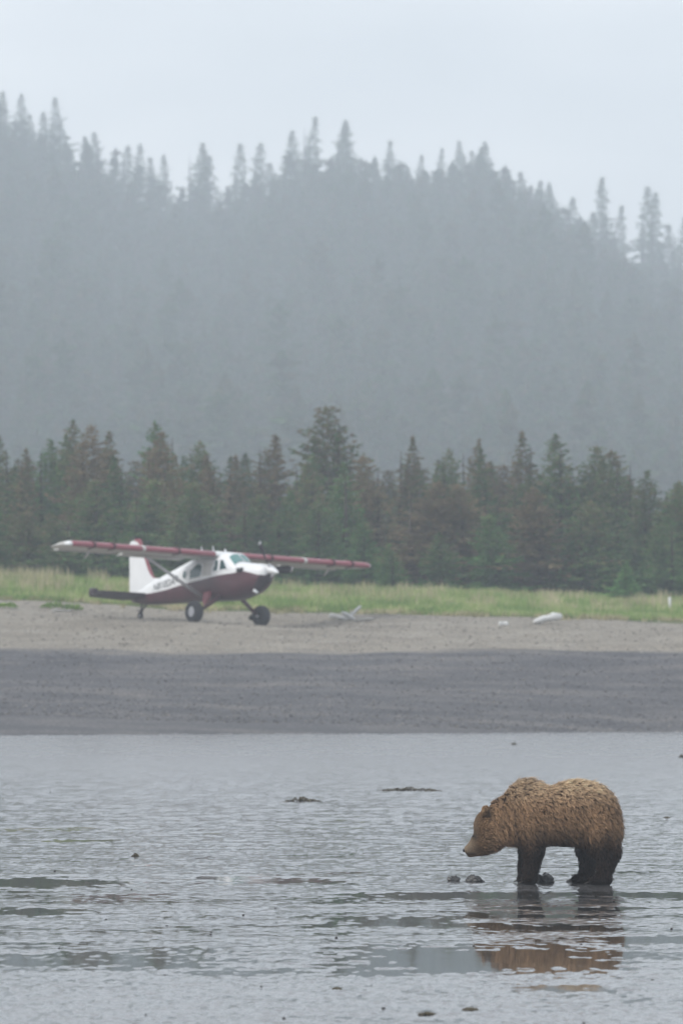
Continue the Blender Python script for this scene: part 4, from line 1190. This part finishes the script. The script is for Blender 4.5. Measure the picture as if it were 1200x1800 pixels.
# tiny dark crumbs on the flat, uncountable
nC = 110; cy_ = 46 + 90 * rng.uniform(0, 1, nC) ** 1.5; cx_ = rng.uniform(-1, 1, nC) * (.066 * cy_ + 1)
rs = rng.uniform(.004, .014, nC); V = IV[None] * (rs[:, None] * np.array([[1.5, 1.2, .8]]))[:, None, :]
V = V + np.stack([cx_, cy_, mud_h(cx_, cy_) + rs * .3], -1)[:, None, :]
F = (IF[None] + (np.arange(nC) * len(IV))[:, None, None]).reshape(-1, 3)
tag(link('mud_crumbs', mesh_np('mud_crumbs', V.reshape(-1, 3), F, True), m_clod), 'tiny dark crumbs of mud and weed scattered over the flat', 'mud crumbs', kind='stuff')

m_drift = mat_new('bleached_driftwood', (0.5, 0.5, 0.48), 0.8, 0.2)
v = objvec(m_drift, (1, 6, 6)); n = noise_node(m_drift, 3, 5, v)
setin(m_drift, 'Base Color', ramp(m_drift, n.outputs['Fac'], [(0.3, (0.46, 0.46, 0.45)), (0.7, (0.74, 0.74, 0.73))]))
m_drift2 = mat_new('grey_driftwood', (0.3, 0.29, 0.27), 0.85, 0.2)
v = objvec(m_drift2, (1, 6, 6)); n = noise_node(m_drift2, 3, 5, v)
setin(m_drift2, 'Base Color', ramp(m_drift2, n.outputs['Fac'], [(0.3, (0.26, 0.25, 0.23)), (0.7, (0.46, 0.44, 0.41))]))
def d_beach(px, py):
    lo, hi = 199.0, 262.0
    for _ in range(40):
        mid = (lo + hi) / 2; x = (px - 600) / 10000 * mid
        yp = 1118 - (gz(x, mid) - CAM_H) / mid * 10000
        if yp > py: lo = mid
        else: hi = mid
    return lo
def log(name, px, py, L_, r0, r1, yaw, tilt, mat, label, seed, cat='driftwood', group=None, stubs=2):
    D = d_beach(px, py); x = (px - 600) / 10000 * D
    r_ = np.random.default_rng(seed); bm = bmesh.new(); n_ = 12; prev = None; K_ = 10
    for k in range(K_ + 1):
        t = k / K_; rad = (r0 + (r1 - r0) * t) * (1 + .12 * r_.normal()) * (.55 if k in (0, K_) else 1)
        c0 = Vector(((t - .5) * L_, .03 * L_ * math.sin(3 * t + seed), .02 * L_ * math.sin(4 * t)))
        rg = [bm.verts.new(c0 + Vector((0, rad * math.cos(2 * math.pi * i / n_) * (1 + .1 * r_.normal()), rad * math.sin(2 * math.pi * i / n_) * (1 + .1 * r_.normal())))) for i in range(n_)]
        if prev:
            for i in range(n_): bm.faces.new((prev[i], prev[(i + 1) % n_], rg[(i + 1) % n_], rg[i]))
        else: bm.faces.new(rg)
        prev = rg
    bm.faces.new(prev)
    for k in range(stubs):
        t = r_.uniform(.2, .8); c0 = Vector(((t - .5) * L_, 0, 0)); a_ = r_.uniform(.3, 2.8)
        tube(bm, c0, c0 + Vector((r_.uniform(-.1, .1), math.cos(a_) * .2, math.sin(a_) * .22)) * min(1, L_), r0 * .4, r0 * .15, 6)
    o = link(name, bm_mesh(bm, name, True), mat, loc=(x, D, gz(x, D) + min(r0, r1) * .7 + abs(math.sin(tilt)) * L_ * .45), rot=(0, -tilt, yaw))
    return tag(o, label, cat, group)
log('driftwood_log', 962, 1097, 1.15, .12, .15, .35, R(13), m_drift, 'bleached white driftwood log lying at the grass edge', 1)
log('driftwood_chunk', 884, 1100, .36, .09, .10, .2, 0, m_drift, 'short white driftwood chunk left of the white log', 2, stubs=0)
log('driftwood_branch', 594, 1090, .75, .10, .08, -.4, R(-10), m_drift, 'pale left piece of the driftwood tangle right of the plane', 3)
log('driftwood_branch', 612, 1090, .65, .085, .06, .5, R(-24), m_drift, 'middle grey branch in the driftwood tangle right of the plane', 4)
log('driftwood_branch', 622, 1089, .75, .09, .05, .2, R(44), m_drift, 'upright pale branch in the driftwood tangle right of the plane', 5, stubs=1)
log('driftwood_branch', 640, 1092, .70, .06, .05, .1, R(6), m_drift2, 'low grey branch at the right end of the driftwood tangle', 6)
log('driftwood_branch', 108, 1076, .8, .07, .04, .1, R(3), m_drift2, 'grey driftwood branch half in the grass left of the plane tail', 7)
# white post
D = d_beach(1176, 1077); x = (1176 - 600) / 10000 * D
bm = bmesh.new(); tube(bm, (0, 0, -.3), (0, 0, .62), .062, .058, 10); tube(bm, (0, 0, .62), (0, 0, .66), .058, .03, 10)
tag(link('marker_post', bm_mesh(bm, 'marker_post', True), m_drift, loc=(x, D, gz(x, D))), 'short white marker post standing in the grass at the right edge', 'post')
# leafy beach plants on the left
def leafy(px, py, wm, hm, label, seed):
    D = d_beach(px, py); x = (px - 600) / 10000 * D; r_ = np.random.default_rng(seed); n_ = 130
    V, F = [], []
    for k in range(n_):
        a_ = r_.uniform(0, 6.28); rr = wm * .5 * math.sqrt(r_.uniform()); h0 = hm * (1 - (rr / (wm * .5)) ** 2) * r_.uniform(.4, 1)
        b0 = np.array([rr * math.cos(a_), rr * math.sin(a_) * .7, h0 * .5]); d_ = np.array([math.cos(a_) * .6, math.sin(a_) * .6, .7]) + r_.normal(0, .3, 3); d_ /= np.linalg.norm(d_)
        s_ = np.cross(d_, r_.normal(0, 1, 3)); s_ /= np.linalg.norm(s_); l_ = r_.uniform(.10, .17)
        i0 = len(V); V += [b0, b0 + d_ * l_ * .5 + s_ * l_ * .28, b0 + d_ * l_, b0 + d_ * l_ * .5 - s_ * l_ * .28]; F.append((i0, i0 + 1, i0 + 2, i0 + 3))
    me = mesh_np('leafy_plant', np.array(V), np.array(F)); at = me.attributes.new('tint', 'FLOAT', 'POINT'); at.data.foreach_set('value', r_.uniform(0, 1, len(V)).astype(np.float32))
    return tag(link('leafy_plant', me, m_leafy, loc=(x, D, gz(x, D) + .02)), label, 'plant', 'bright leafy plants on the gravel edge')
leafy(95, 1070, 1.0, .40, 'bright green leafy plant left of the plane tail, darker and wider one', 1)
leafy(128, 1074, .7, .38, 'lime green leafy plant just left of the plane tail wheel', 2)
leafy(10, 1070, .9, .34, 'bright green leafy plant at the far left edge', 3)
leafy(395, 1066, .9, .34, 'green leafy plant seen between the two main wheels', 4)
